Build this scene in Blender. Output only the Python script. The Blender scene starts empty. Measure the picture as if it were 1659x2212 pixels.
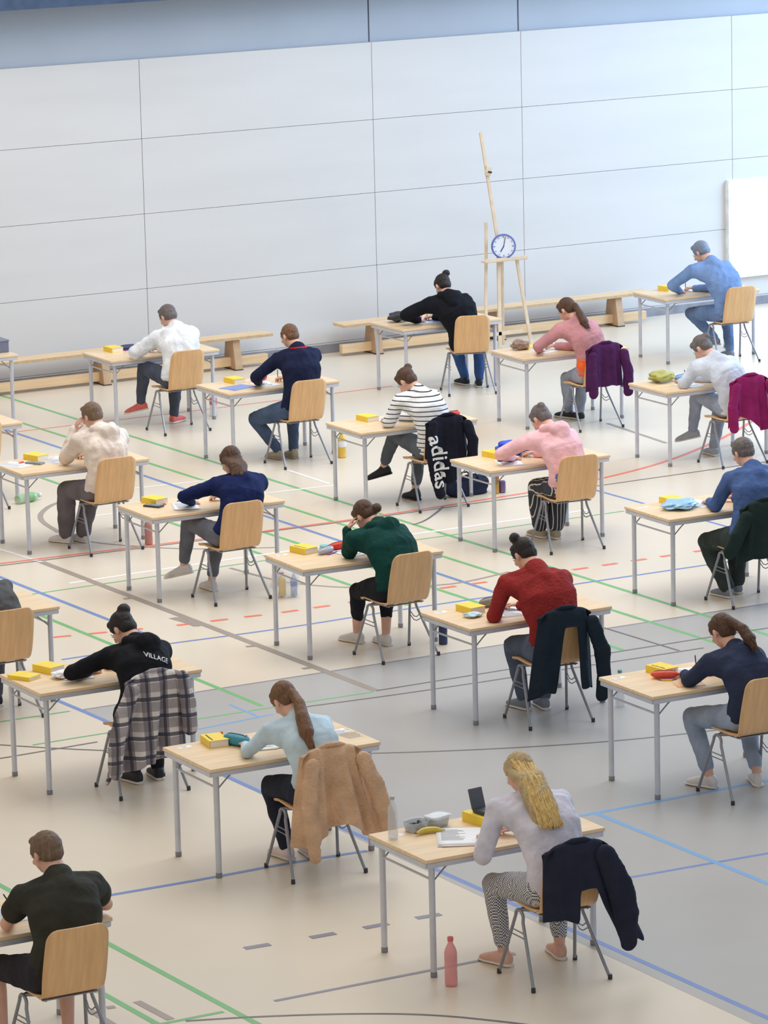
import bpy, bmesh, math, random
from mathutils import Vector as V, Matrix, Euler, Quaternion, noise
random.seed(7)
PI = math.pi
sc = bpy.context.scene
COL = sc.collection

# ------------------------------------------------------------------ materials
def lin(c):
    return tuple(((x/255)/12.92 if x/255 <= .04045 else ((x/255+.055)/1.055)**2.4) for x in c)+(1,)
MC = {}
def mat(name, rgb, rough=.6, metal=0, kind=None, scale=8, amt=.12, bump=0, bscale=60, spec=.4, stretch=(1,1,1), alpha=1, trans=0, emis=0, coat=0, sheen=0):
    if name in MC: return MC[name]
    m = bpy.data.materials.new(name); m.use_nodes = True
    nt = m.node_tree; N = nt.nodes; L = nt.links
    b = N['Principled BSDF']
    b.inputs['Roughness'].default_value = rough
    b.inputs['Metallic'].default_value = metal
    b.inputs['Specular IOR Level'].default_value = spec
    b.inputs['Transmission Weight'].default_value = trans
    b.inputs['Alpha'].default_value = alpha
    b.inputs['Coat Weight'].default_value = coat
    b.inputs['Sheen Weight'].default_value = sheen
    c = lin(rgb)
    tc = N.new('ShaderNodeTexCoord'); mp = N.new('ShaderNodeMapping')
    mp.inputs['Scale'].default_value = stretch
    L.new(tc.outputs['Object'], mp.inputs['Vector'])
    nz = N.new('ShaderNodeTexNoise'); nz.inputs['Scale'].default_value = scale; nz.inputs['Detail'].default_value = 4
    L.new(mp.outputs['Vector'], nz.inputs['Vector'])
    rp = N.new('ShaderNodeValToRGB')
    lo = [max(0, x*(1-amt*1.6)) for x in c[:3]]+[1]; hi = [min(1, x*(1+amt)) for x in c[:3]]+[1]
    rp.color_ramp.elements[0].position = .3; rp.color_ramp.elements[0].color = lo
    rp.color_ramp.elements[1].position = .7; rp.color_ramp.elements[1].color = hi
    L.new(nz.outputs['Fac'], rp.inputs['Fac'])
    out = rp.outputs['Color']
    def mix(fac, a, bcol):
        mx = N.new('ShaderNodeMix'); mx.data_type = 'RGBA'
        L.new(fac, mx.inputs['Factor']); L.new(a, mx.inputs['A']); mx.inputs['B'].default_value = bcol
        return mx.outputs['Result']
    def stripes(axis, sc_, width, off=0):
        sp = N.new('ShaderNodeSeparateXYZ'); L.new(tc.outputs['Object'], sp.inputs[0])
        a = N.new('ShaderNodeMath'); a.operation = 'MULTIPLY_ADD'; a.inputs[1].default_value = sc_; a.inputs[2].default_value = off+100
        L.new(sp.outputs[axis], a.inputs[0])
        f = N.new('ShaderNodeMath'); f.operation = 'FRACT'; L.new(a.outputs[0], f.inputs[0])
        g = N.new('ShaderNodeMath'); g.operation = 'LESS_THAN'; g.inputs[1].default_value = width; L.new(f.outputs[0], g.inputs[0])
        return g.outputs[0]
    def faded(s, k):
        g = N.new('ShaderNodeMath'); g.operation = 'MULTIPLY'; g.inputs[1].default_value = k; L.new(s, g.inputs[0]); return g.outputs[0]
    if kind == 'stripes':
        out = mix(stripes('Z', 24, .22), out, lin((45, 48, 60)))
    if kind == 'pinstripe':
        out = mix(stripes('X', 32, .18), out, lin((215, 215, 220)))
    if kind == 'plaid':
        out = mix(faded(stripes('X', 7.5, .5), .75), out, lin((110, 100, 108)))
        out = mix(faded(stripes('Z', 7.5, .5, .2), .6), out, lin((105, 98, 108)))
        out = mix(faded(stripes('Z', 7.5, .2, .65), .85), out, lin((50, 52, 72)))
        out = mix(faded(stripes('X', 7.5, .14, .75), .8), out, lin((48, 50, 68)))
    if kind == 'check':
        ck = N.new('ShaderNodeTexChecker'); ck.inputs['Scale'].default_value = 110
        L.new(tc.outputs['Object'], ck.inputs['Vector'])
        out = mix(ck.outputs['Fac'], out, lin((225, 225, 230)))
    L.new(out, b.inputs['Base Color'])
    if emis:
        L.new(out, b.inputs['Emission Color']); b.inputs['Emission Strength'].default_value = emis
    if bump:
        n2 = N.new('ShaderNodeTexNoise'); n2.inputs['Scale'].default_value = bscale; n2.inputs['Detail'].default_value = 5
        L.new(mp.outputs['Vector'], n2.inputs['Vector'])
        bp = N.new('ShaderNodeBump'); bp.inputs['Strength'].default_value = bump; bp.inputs['Distance'].default_value = .02
        L.new(n2.outputs['Fac'], bp.inputs['Height']); L.new(bp.outputs['Normal'], b.inputs['Normal'])
    MC[name] = m
    return m
def cloth(name, rgb, **k):
    k.setdefault('rough', .85); k.setdefault('bump', .5); k.setdefault('bscale', 22); k.setdefault('spec', .15)
    return mat('cloth_'+name, rgb, **k)
def glass(name, rgb, a=.35):
    return mat(name, rgb, rough=.08, alpha=a, spec=.8, amt=.02)

M_steel = mat('grey_steel', (204, 208, 220), .4, .3, amt=.05)
M_cap = mat('grey_cap', (138, 140, 148), .5)
M_chairsteel = mat('chair_steel', (148, 151, 160), .35, .5, amt=.05)
M_beech = mat('beech_top', (236, 208, 170), .38, amt=.07, scale=3, stretch=(1, 9, 1), coat=.1)
M_edge = mat('beech_edge', (196, 168, 132), .5, amt=.1, scale=20)
M_shell = mat('beech_shell', (226, 182, 132), .35, amt=.09, scale=3.5, stretch=(9, 1, 1), coat=.15)
M_plastic = mat('dark_plastic', (60, 60, 64), .5)
M_skin = mat('skin', (222, 176, 156), .55, amt=.05, scale=12)
M_skin2 = mat('skin_tan', (196, 138, 112), .55, amt=.05, scale=12)
M_white = mat('white_paper', (240, 242, 246), .7, amt=.015)
M_print = mat('printed_lines', (150, 152, 162), .7, amt=.02)
M_yellow = mat('yellow_cover', (246, 214, 70), .45, amt=.05)
M_ink = mat('dark_ink', (45, 42, 40), .6)
M_pages = mat('book_pages', (236, 230, 220), .8, amt=.05, scale=3, stretch=(1, 1, 60))

# ------------------------------------------------------------------ mesh helpers
def finish(name, bm, m, parent=None, smooth=True, bevel=0, loc=None):
    me = bpy.data.meshes.new(name); bm.to_mesh(me); bm.free()
    ms = m if isinstance(m, (list, tuple)) else [m]
    for x in ms: me.materials.append(x)
    if smooth:
        me.polygons.foreach_set('use_smooth', [True]*len(me.polygons))
    o = bpy.data.objects.new(name, me); COL.objects.link(o)
    if parent is not None: o.parent = parent
    if loc is not None: o.location = loc
    if bevel:
        bv = o.modifiers.new('b', 'BEVEL'); bv.width = bevel; bv.segments = 2; bv.limit_method = 'ANGLE'
    if smooth:
        try: me.set_sharp_from_angle(angle=math.radians(40))
        except Exception: pass
    return o
def tag(o, label, cat, group=None, kind=None):
    o['label'] = label; o['category'] = cat
    if group: o['group'] = group
    if kind: o['kind'] = kind
    return o
def empty(name, loc, rz=0):
    o = bpy.data.objects.new(name, None); COL.objects.link(o)
    o.location = loc; o.rotation_euler = (0, 0, rz); o.empty_display_size = .1
    return o
def box(bm, c, s, R=None, mi=0):
    M = Matrix.Translation(V(c)) @ (R.to_4x4() if R else Matrix.Identity(4)) @ Matrix.Diagonal((s[0], s[1], s[2], 1))
    r = bmesh.ops.create_cube(bm, size=1, matrix=M)
    for f in {f for v in r['verts'] for f in v.link_faces}: f.material_index = mi
def ell(bm, c, r, R=None, mi=0, seg=14, ring=9):
    M = Matrix.Translation(V(c)) @ (R.to_4x4() if R else Matrix.Identity(4)) @ Matrix.Diagonal((r[0], r[1], r[2], 1))
    q = bmesh.ops.create_uvsphere(bm, u_segments=seg, v_segments=ring, radius=1, matrix=M)
    for f in {f for v in q['verts'] for f in v.link_faces}: f.material_index = mi
def frame(d):
    d = V(d).normalized(); a = V((0, 0, 1)) if abs(d.z) < .9 else V((1, 0, 0))
    x = d.cross(a).normalized(); y = d.cross(x)
    return x, y
def tube(bm, pts, r, seg=10, mi=0, cap=True):
    pts = [V(p) for p in pts]; n = len(pts)
    rs = r if isinstance(r, (list, tuple)) else [r]*n
    rings = []; x = None
    for i, p in enumerate(pts):
        d = (pts[min(i+1, n-1)]-pts[max(i-1, 0)]).normalized()
        if x is None: x, y = frame(d)
        else:
            x = (x-d*x.dot(d)).normalized(); y = d.cross(x)
        rings.append([bm.verts.new(p+(x*math.cos(t)+y*math.sin(t))*rs[i]) for t in [2*PI*k/seg for k in range(seg)]])
    for a, b in zip(rings, rings[1:]):
        for k in range(seg):
            f = bm.faces.new((a[k], a[(k+1) % seg], b[(k+1) % seg], b[k])); f.material_index = mi
    if cap:
        for q, s in ((rings[0], -1), (rings[-1], 1)):
            f = bm.faces.new(q[::s] if s < 0 else q); f.material_index = mi
def cone(bm, a, b, ra, rb):
    a, b = V(a), V(b)
    tube(bm, [a, b], [ra, rb], 14)
    ell(bm, a, (ra,)*3); ell(bm, b, (rb,)*3)
def lathe(bm, prof, c=(0, 0, 0), seg=18, mi=0, R=None):
    c = V(c); rings = []
    for r, z in prof:
        ring = []
        for k in range(seg):
            v = V((r*math.cos(2*PI*k/seg), r*math.sin(2*PI*k/seg), z))
            if R: v = R @ v
            ring.append(bm.verts.new(c+v))
        rings.append(ring)
    for a, b in zip(rings, rings[1:]):
        for k in range(seg):
            f = bm.faces.new((a[k], a[(k+1) % seg], b[(k+1) % seg], b[k])); f.material_index = mi
    f = bm.faces.new(rings[0][::-1]); f.material_index = mi
    f = bm.faces.new(rings[-1]); f.material_index = mi
def grid(bm, fn, nu, nv, mi=0):
    vs = [[bm.verts.new(fn(i/nu, j/nv)) for j in range(nv+1)] for i in range(nu+1)]
    for i in range(nu):
        for j in range(nv):
            f = bm.faces.new((vs[i][j], vs[i+1][j], vs[i+1][j+1], vs[i][j+1])); f.material_index = mi
    return vs
def remesh(name, bm, m, parent, vox=.008, smooth=4, disp=0, dscale=.07, seed=0, post=None):
    """union of overlapping closed shapes into one continuous skin"""
    me = bpy.data.meshes.new(name); bm.to_mesh(me); bm.free()
    o = bpy.data.objects.new(name, me); COL.objects.link(o)
    rm = o.modifiers.new('r', 'REMESH'); rm.mode = 'VOXEL'; rm.voxel_size = vox; rm.use_smooth_shade = True
    sm = o.modifiers.new('s', 'SMOOTH'); sm.factor = .5; sm.iterations = smooth
    dg = bpy.context.evaluated_depsgraph_get()
    e = o.evaluated_get(dg)
    m2 = bpy.data.meshes.new_from_object(e)
    bpy.data.objects.remove(o); bpy.data.meshes.remove(me)
    if disp:
        nrm = [v.normal.copy() for v in m2.vertices]
        off = V((seed*3.1, seed*1.7, seed*.9))
        for v, nn in zip(m2.vertices, nrm):
            q = v.co/dscale
            a = noise.noise(V((q.x, q.y, q.z*.55))+off)
            a2 = noise.noise(V((q.x*.45+9, q.y*.45, q.z*.9))+off)
            v.co += nn*disp*((1-abs(a)*2)*.7+a2*.8)
    if post: post(m2)
    m2.materials.clear()
    for x in (m if isinstance(m, (list, tuple)) else [m]): m2.materials.append(x)
    m2.name = name
    o = bpy.data.objects.new(name, m2); COL.objects.link(o); o.parent = parent
    m2.polygons.foreach_set('use_smooth', [True]*len(m2.polygons))
    return o
def copy_tree(o, parent=None):
    c = o.copy(); COL.objects.link(c); c.parent = parent
    for ch in list(o.children): copy_tree(ch, c)
    return c

# ------------------------------------------------------------------ tables
TL, TD, TH = 1.2545, .688, .74
def make_table():
    t = empty('exam_table', (0, 0, 0))
    bm = bmesh.new(); box(bm, (TL/2, TD/2, TH-.0125), (TL, TD, .025)); finish('tabletop', bm, M_beech, t, smooth=False, bevel=.005)
    bm = bmesh.new()
    for y in (.014, TD-.014): box(bm, (TL/2, y, TH-.042), (TL-.03, .02, .032))
    for x in (.014, TL-.014): box(bm, (x, TD/2, TH-.042), (.02, TD-.03, .032))
    finish('apron_frame', bm, M_steel, t, smooth=False, bevel=.003)
    for sx in (0, 1):
        x = .065 if not sx else TL-.065
        for y in (.05, TD-.05):
            bm = bmesh.new(); tube(bm, [(x, y, .02), (x, y, TH-.03)], .0195, 16)
            lg = finish('leg', bm, M_steel, t)
            bm = bmesh.new(); lathe(bm, [(.017, 0), (.021, .004), (.021, .03), (.0195, .034)], (x, y, 0)); finish('foot_cap', bm, M_cap, lg)
        bm = bmesh.new(); tube(bm, [(x, .05, .6), (x, TD-.05, .6)], .008, 8)
        finish('cross_bar', bm, M_steel, t)
        for y in (.05, TD-.05):
            d = .16 if not sx else -.16
            bm = bmesh.new(); tube(bm, [(x, y, .58), (x+d*.55, y, .66), (x+d, y, TH-.03)], .005, 8)
            finish('folding_brace', bm, M_chairsteel, t)
    return t

# ------------------------------------------------------------------ chairs
def make_chair():
    t = empty('stacking_chair', (0, 0, 0))
    prof = [(.205, .43), (.19, .447), (.15, .455), (.08, .452), (0, .446), (-.08, .446), (-.13, .452)]
    prof2 = [(-.13, .452), (-.165, .462), (-.19, .485), (-.205, .52), (-.22, .57), (-.24, .64), (-.262, .72), (-.283, .8), (-.298, .875)]
    def sample(P, s):
        q = s*(len(P)-1); i = min(int(q), len(P)-2); f = q-i
        return P[i][0]*(1-f)+P[i+1][0]*f, P[i][1]*(1-f)+P[i+1][1]*f
    def shell(P, wfn, name, round_start, round_end, bow):
        tot = sum(math.hypot(P[i+1][0]-P[i][0], P[i+1][1]-P[i][1]) for i in range(len(P)-1))
        def fn(u, v):
            v2 = v
            y, z = sample(P, v2)
            w = wfn(v2)/2; r = .06
            for on, dist in ((round_start, v2*tot), (round_end, (1-v2)*tot)):
                if on and dist < r: w -= r-math.sqrt(max(0, r*r-(r-dist)**2))
            x = (u*2-1)*w
            k = (x/.2)**2
            return V((x, y+bow(v2)*k, z+(.012*k if name == 'seat' else 0)))
        bm = bmesh.new()
        n = 26
        vs = [[None]*(n+1) for _ in range(11)]
        ease = [(1-math.cos(PI*j/n))/2 if (round_start and round_end) else j/n for j in range(n+1)]
        grid(bm, lambda u, v: fn(u, v**1.0 if not round_end else 1-(1-v)**1.35 if not round_start else v), 10, n)
        o = finish(name, bm, M_shell, t)
        s = o.modifiers.new('t', 'SOLIDIFY'); s.thickness = .011; s.offset = 0
        return o
    shell(prof, lambda v: .405-.035*v, 'seat', True, False, lambda v: 0)
    shell(prof2, lambda v: .37 if v < .15 else .37+.02*math.sin((v-.15)/.85*PI), 'backrest', False, True, lambda v: .02*v)
    for s in (-1, 1):
        top = V((s*.195, .055, .425))
        for k, fy in ((1, .215), (-1, -.215)):
            bm = bmesh.new()
            pts = [(s*.255, fy, .012), (s*.203, .055+k*.052, .36)]
            for a in range(7):
                th = a/6*PI/2
                pts.append((s*.198, .055+k*(.046*math.cos(th)), .385+.04*math.sin(th)))
            tube(bm, pts, .0105, 10)
            lg = finish('leg', bm, M_chairsteel, t)
            bm = bmesh.new(); lathe(bm, [(.012, 0), (.014, .003), (.013, .03)], (s*.257, fy, 0), 12); finish('foot_cap', bm, M_plastic, lg)
        bm = bmesh.new()
        tube(bm, [(s*.216, .055+.058, .30), (s*.19, .03, .285), (s*.19, -.01, .285), (s*.216, -.008, .30)], .004, 8)
        tube(bm, [(s*.218, .055+.066, .27), (s*.19, .03, .255), (s*.19, -.01, .255), (s*.218, -.02, .27)], .004, 8)
        finish('stacking_loop', bm, M_chairsteel, t)
    bm = bmesh.new()
    for y in (.07, -.005):
        tube(bm, [(-.198, .055, .425), (-.15, y, .432), (.15, y, .432), (.198, .055, .425)], .009, 8)
    box(bm, (0, -.14, .44), (.34, .03, .006))
    for s in (-1, 1): tube(bm, [(s*.15, 0, .432), (s*.15, -.15, .438)], .008, 8)
    finish('seat_rail', bm, M_chairsteel, t)
    return t
# ------------------------------------------------------------------ people
def ik(a, b, l1, l2, pole):
    a, b = V(a), V(b); d = b-a; L = d.length
    if L > (l1+l2)*.995:
        b = a+d.normalized()*(l1+l2)*.995; d = b-a; L = d.length
    x = (l1*l1-l2*l2+L*L)/(2*L); h = math.sqrt(max(0, l1*l1-x*x))
    n = d.normalized(); p = V(pole); p = (p-n*p.dot(n)).normalized()
    return a+n*x+p*h, b
def rotm(yaw, pitch, roll=0):
    r = math.radians
    return (Matrix.Rotation(r(yaw), 3, 'Z') @ Matrix.Rotation(-r(pitch), 3, 'X') @ Matrix.Rotation(r(roll), 3, 'Y'))
def torso(bm, st, k=7):
    """st: list of (centre, rx, ry) from hips up, laid out as overlapping ellipsoids"""
    for (c0, a0, b0, x0), (c1, a1, b1, x1) in zip(st, st[1:]):
        for i in range(k+1):
            f = i/k; c = V(c0).lerp(V(c1), f); z = (V(c1)-V(c0)).normalized()
            x = V(x0).lerp(V(x1), f); x = (x-z*x.dot(z)).normalized(); y = z.cross(x)
            R = Matrix((x, y, z)).transposed()
            ell(bm, c, (a0+(a1-a0)*f, b0+(b1-b0)*f, .05), R, seg=18, ring=9)
def hand(bm, w, d, side, curl=25, palm=V((0, 0, -1)), s=1):
    """w wrist, d direction of the palm, side +1 right hand / -1 left; palm = where the palm faces"""
    d = V(d).normalized(); up = -V(palm); up = (up-d*up.dot(d)).normalized(); x = d.cross(up)*side   # x points to the little finger
    w = V(w)
    for i in range(5):
        f = i/4
        ell(bm, w+d*(.012+.066*f)*s, ((.026+.014*f)*s, .02*s, (.017-.004*f)*s), Matrix((x, d, up)).transposed())
    data = [(-.031, .083, (.033, .024, .019)), (-.0105, .088, (.037, .026, .02)), (.0105, .085, (.034, .025, .019)), (.031, .077, (.027, .019, .017))]
    for j, (ox, oy, ls) in enumerate(data):
        p = w+x*ox*s*.97+d*(oy-.008)*s; ang = math.radians(curl*.5); dd = (d+x*ox*1.6).normalized()
        r = .0088 if j < 3 else .0076
        for k, l in enumerate(ls):
            v = dd*math.cos(ang)-up*math.sin(ang); q = p+v*l*s
            cone(bm, p, q, r*s, (r-.0009)*s); p = q; r -= .0009; ang += math.radians(curl)
    p = w+d*.022*s-x*.022*s-up*.004*s
    v = (d*.72-x*.62-up*.28).normalized(); q = p+v*.04*s; cone(bm, p, q, .0125*s, .0105*s)
    v = (d*.9-x*.25-up*.3).normalized(); q2 = q+v*.03*s; cone(bm, q, q2, .0105*s, .0092*s)
    v = (d*.95+x*.02-up*.3).normalized(); cone(bm, q2, q2+v*.024*s, .0092*s, .0075*s)

def shoe(root, ank, yaw, pitch, m, msole, hi=0):
    """lofted shoe with a separate sole, ankle joint at ank"""
    R = Matrix.Rotation(math.radians(yaw), 3, 'Z') @ Matrix.Rotation(math.radians(pitch), 3, 'X')
    ank = V(ank)
    sec = [(-.062, .018, .05, .03), (-.055, .03, .075, .0), (-.03, .036, .095+hi, 0), (.005, .038, .098+hi, 0), (.04, .038, .082, 0), (.08, .043, .066, 0), (.12, .047, .054, 0), (.155, .044, .044, 0), (.18, .032, .032, .004), (.19, .016, .022, .008)]
    def loft(bm, secs, n=16):
        rings = []
        for y, w, h, z0 in secs:
            ring = []
            for k in range(n):
                t = 2*PI*k/n; c, s_ = math.cos(t), math.sin(t)
                zz = z0+(h-z0)*(.5+.5*(abs(s_)**.8)*(1 if s_ > 0 else -1))
                ring.append(bm.verts.new(ank+R @ V((w*(abs(c)**.7)*(1 if c > 0 else -1), y, zz-.085))))
            rings.append(ring)
        for a, b in zip(rings, rings[1:]):
            for k in range(n): bm.faces.new((a[k], a[(k+1) % n], b[(k+1) % n], b[k]))
        bm.faces.new(rings[0][::-1]); bm.faces.new(rings[-1])
    bm = bmesh.new(); loft(bm, sec); bmesh.ops.recalc_face_normals(bm, faces=bm.faces)
    o = finish('shoe', bm, m, root)
    ss = o.modifiers.new('s', 'SUBSURF'); ss.levels = 1; ss.render_levels = 1
    bm = bmesh.new(); loft(bm, [(y-.002 if y < 0 else y+.004, w+.004, .016, -.004) for y, w, h, z in sec]); bmesh.ops.recalc_face_normals(bm, faces=bm.faces)
    finish('sole', bm, msole, o)
    return o

def person(D):
    bx, by = D['base']; rz = D.get('rz', 0)
    root = empty('person', (bx, by, 0), rz)
    tag(root, D['label'], 'person', 'students writing at the exam tables' if D.get('grp', 1) else None)
    s = D.get('s', 1.0); bw = D.get('bw', 1.0)*1.08
    def W(p): return V((p[0], p[1], p[2]))
    R = rotm(*D['rot'])
    hc = W(D['head'])
    yaw, pit = D['rot'][0], D['rot'][1]
    Rh = rotm(yaw*.4, pit*.55, (D['rot'][2] if len(D['rot']) > 2 else 0)*.5)
    SB = hc+R @ V((0, -.028, -.075))
    NB = SB+Rh @ V((0, -.06, -.075))
    pel = V(D.get('pelvis', (0, -.055, .565)))
    tw = math.radians(D.get('tw', 0)); tl = D.get('tilt', 0)
    lat = V((math.cos(tw), math.sin(tw), tl)).normalized()
    lat0 = V((1, 0, 0))
    mid = (pel+NB)/2+V((0, -(D.get('hunch', .055)+.012), .015))
    def bez(t): return pel*(1-t)**2+mid*2*t*(1-t)*1.0+NB*t*t
    # pull the curve through mid
    ctrl = mid*2-(pel+NB)/2
    def bez(t): return pel*(1-t)**2+ctrl*2*t*(1-t)+NB*t*t
    shw = .172*bw
    sh = {}
    for k in (-1, 1):
        sh[k] = NB+lat*k*shw+V((0, .035, -.082))+V(D.get('shoff', {}).get(k, (0, 0, 0)))
    wr, el = {}, {}
    for k, key in ((-1, 'L'), (1, 'R')):
        hspec = D['hand'+key]
        pole = D.get('pole'+key, (k*.55, -.3, -1))
        e, w = ik(sh[k], hspec[:3], .285*s, .25*s, pole)
        if 'elbow'+key in D: e = V(D['elbow'+key][:3])
        if w.z < .772 and w.y > -D.get('edge', -.13)-.02: w.z = .772
        if e.z < .787 and e.y > D.get('edge', .13)-.03:
            e.z = .787
        el[k], wr[k] = e, w
    hip = {k: pel+V((k*.088*bw, .02, -.01)) for k in (-1, 1)}
    kn, an = {}, {}
    for k, key in ((-1, 'L'), (1, 'R')):
        f = D['foot'+key]
        q, a = ik(hip[k], f[:3], .435*s, .415*s, D.get('kpole'+key, (k*.25, .9, 1)))
        kn[k], an[k] = q, a
    ft = {k: (D['foot'+key][3], D['foot'+key][4] if len(D['foot'+key]) > 4 else 0) for k, key in ((-1, 'L'), (1, 'R'))}
    sl = D.get('sleeve', 'long')
    # ---- body: one continuous skin
    bm = bmesh.new()
    def HE(c, r, rr=None): ell(bm, hc+R @ V(c), r, R if rr is None else R @ rr)
    HE((0, -.012, .022), (.073, .094, .088)); HE((0, .028, -.03), (.06, .062, .082)); HE((0, .045, -.082), (.033, .034, .028))
    HE((0, .012, -.065), (.052, .055, .042))
    HE((0, .088, -.002), (.045, .012, .01))
    for k in (-1, 1):
        HE((k*.074, -.005, -.012), (.012, .021, .032), Matrix.Rotation(k*.35, 3, 'Z'))
        HE((k*.035, .068, -.035), (.02, .02, .018))
    cone(bm, hc+R @ V((0, .088, -.002)), hc+R @ V((0, .108, -.034)), .009, .014)
    HE((-.01, .1, -.038), (.01, .01, .009)); HE((.01, .1, -.038), (.01, .01, .009))
    HE((0, .087, -.062), (.023, .011, .006)); HE((0, .084, -.073), (.02, .011, .007))
    cone(bm, SB, NB+V((0, .01, 0)), .05*bw, .052*bw)
    torso(bm, [(pel, .15*bw, .1, lat0), (bez(.3), .125*bw, .085, lat0.lerp(lat, .3)), (bez(.6), .14*bw, .085, lat0.lerp(lat, .7)), (bez(.82), .105*bw, .055, lat)])
    for k in (-1, 1):
        cone(bm, NB+V((0, .01, -.03)), sh[k], .036, .036)
        cone(bm, sh[k], el[k], .042*bw, .036); cone(bm, el[k], wr[k], .038, .025)
        fd = (wr[k]-el[k]).normalized()
        hs = D['hand'+('L' if k < 0 else 'R')]
        pose = hs[3] if len(hs) > 3 else 'rest'
        if pose == 'rest':
            dd = V((fd.x*.8, fd.y, -.12)); hand(bm, wr[k]+V((0, 0, 0)), dd, k, 18)
        elif pose == 'pen':
            dd = V((fd.x, fd.y, -.1)); hand(bm, wr[k]+V((0, 0, .008)), dd, k, 48, V((-k*.5, 0, -1)))
        elif pose == 'head':
            dd = (hc+R @ V((k*.07, .05, .03))-wr[k]); hand(bm, wr[k], dd, k, 22, (hc-wr[k]))
        elif pose == 'lap':
            hand(bm, wr[k], V((fd.x, fd.y, fd.z*.5)), k, 35, V((0, 0, -1)))
        cone(bm, hip[k], kn[k], .078*bw, .052); cone(bm, kn[k], kn[k].lerp(an[k], .35), .05, .052); cone(bm, kn[k].lerp(an[k], .35), an[k], .052, .034)
        Rf = Matrix.Rotation(math.radians(ft[k][0]), 3, 'Z') @ Matrix.Rotation(math.radians(ft[k][1]), 3, 'X')
        cone(bm, an[k]+Rf @ V((0, -.015, -.05)), an[k]+Rf @ V((0, .11, -.062)), .022, .018)
    body = remesh('body', bm, D.get('skin', M_skin), root, vox=.0056, smooth=3)
    # ---- eyes and brows
    for k in (-1, 1):
        bm = bmesh.new(); ell(bm, hc+R @ V((k*.031, .079, -.006)), (.0125, .0115, .0085), R); 
        ell(bm, hc+R @ V((k*.031, .0895, -.007)), (.005, .0025, .005), R, mi=1)
        finish('eye', bm, [mat('eye_white', (235, 232, 228), .3), M_ink], root)
        bm = bmesh.new(); tube(bm, [hc+R @ V((k*.016, .094, .012)), hc+R @ V((k*.032, .091, .017)), hc+R @ V((k*.048, .08, .012))], [.002, .003, .0015], 6)
        finish('eyebrow', bm, D['hairm'], root)
    # ---- top
    t = D.get('th', .018)
    bm = bmesh.new()
    torso(bm, [(pel+V((0, 0, -.01)), (.158)*bw+t, .108+t, lat0), (bez(.3), .138*bw+t, .098+t, lat0.lerp(lat, .3)), (bez(.65), .166*bw+t, .102+t, lat0.lerp(lat, .7)), (bez(.86), .152*bw+t, .078+t, lat)])
    cone(bm, NB+(pel-NB)*.02, bez(.85), .064*bw+t*.5, .09+t)
    for k in (-1, 1):
        cone(bm, NB+V((0, -.005, -.03)), sh[k], .05+t, .047+t)
        cone(bm, bez(.68)+lat*k*.07*bw, sh[k], .085+t*.5, .05+t); cone(bm, bez(.82)+lat*k*.05*bw, sh[k]+V((0, -.015, -.02)), .075+t*.5, .05+t)
        if sl == 'long':
            cone(bm, sh[k], el[k], .047+t, .039+t*.8); w2 = wr[k].lerp(el[k], .04); cone(bm, el[k], w2, .039+t*.8, .027+t*.45)
            if w2.z-.03-t*.5 < .745: pass
        elif sl == 'elbow':
            cone(bm, sh[k], el[k].lerp(sh[k], .1), .055+t, .05+t)
        else:
            cone(bm, sh[k], sh[k].lerp(el[k], .5), .052+t, .052+t)
    if D.get('hood'):
        for i in range(9):
            a = PI*(i/8)+PI; c = NB+Rh @ V((math.cos(a)*.092, math.sin(a)*.085-.02, .012-.02*abs(math.sin(a))))
            ell(bm, c, (.042, .042, .04))
        ell(bm, NB+Rh @ V((0, -.13, -.035)), (.1, .055, .075), Rh); ell(bm, NB+Rh @ V((0, -.14, -.085)), (.07, .045, .06), Rh)
    elif D.get('collar'):
        for i in range(16):
            a = 2*PI*i/16; ell(bm, NB+V((math.cos(a)*.062, math.sin(a)*.058-.004, .008)), (.022, .022, .02))
    top = remesh('jumper' if sl == 'long' else 'shirt', bm, D['top'], root, vox=.0085, smooth=9, disp=D.get('fold', .008), dscale=.085, seed=D.get('seed', 1))
    # ---- trousers
    leg = D.get('leg', 1.0); wid = D.get('wide', 0)
    bm = bmesh.new()
    torso(bm, [(pel+V((0, .01, -.015)), .165*bw, .118, lat0), (bez(.12), .15*bw, .108, lat0)], 2)
    for k in (-1, 1):
        cone(bm, hip[k], kn[k], .092*bw, .066+wid*.6)
        if leg > 0:
            m_ = kn[k].lerp(an[k], .4*leg); e_ = kn[k].lerp(an[k], min(.97, leg))
            cone(bm, kn[k], m_, .066+wid*.6, .062+wid); cone(bm, m_, e_, .062+wid, .046+wid)
    remesh('trousers', bm, D['trousers'], root, vox=.009, smooth=4, disp=.008, dscale=.075, seed=D.get('seed', 1)+5)
    for k in (-1, 1):
        shoe(root, an[k], ft[k][0], ft[k][1], D['shoe'], D.get('sole', mat('white_sole', (225, 222, 216), .6)), D.get('boot', 0))
    # ---- hair
    st = D['hair']; bm = bmesh.new()
    if 'tailb' in D:      # hair lying on the back: (position along the spine, sideways, lift)
        tl_ = []
        for tt, dx, lift in D['tailb']:
            c = bez(tt); T = (bez(tt)-bez(tt-.05)).normalized(); n_ = lat.cross(T).normalized()
            tl_.append(c+n_*(.098+t+lift)+V((dx, 0, 0))-hc)
        D['tail'] = tl_
    def H(c, r): ell(bm, hc+R @ V(c), r, R)
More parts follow.
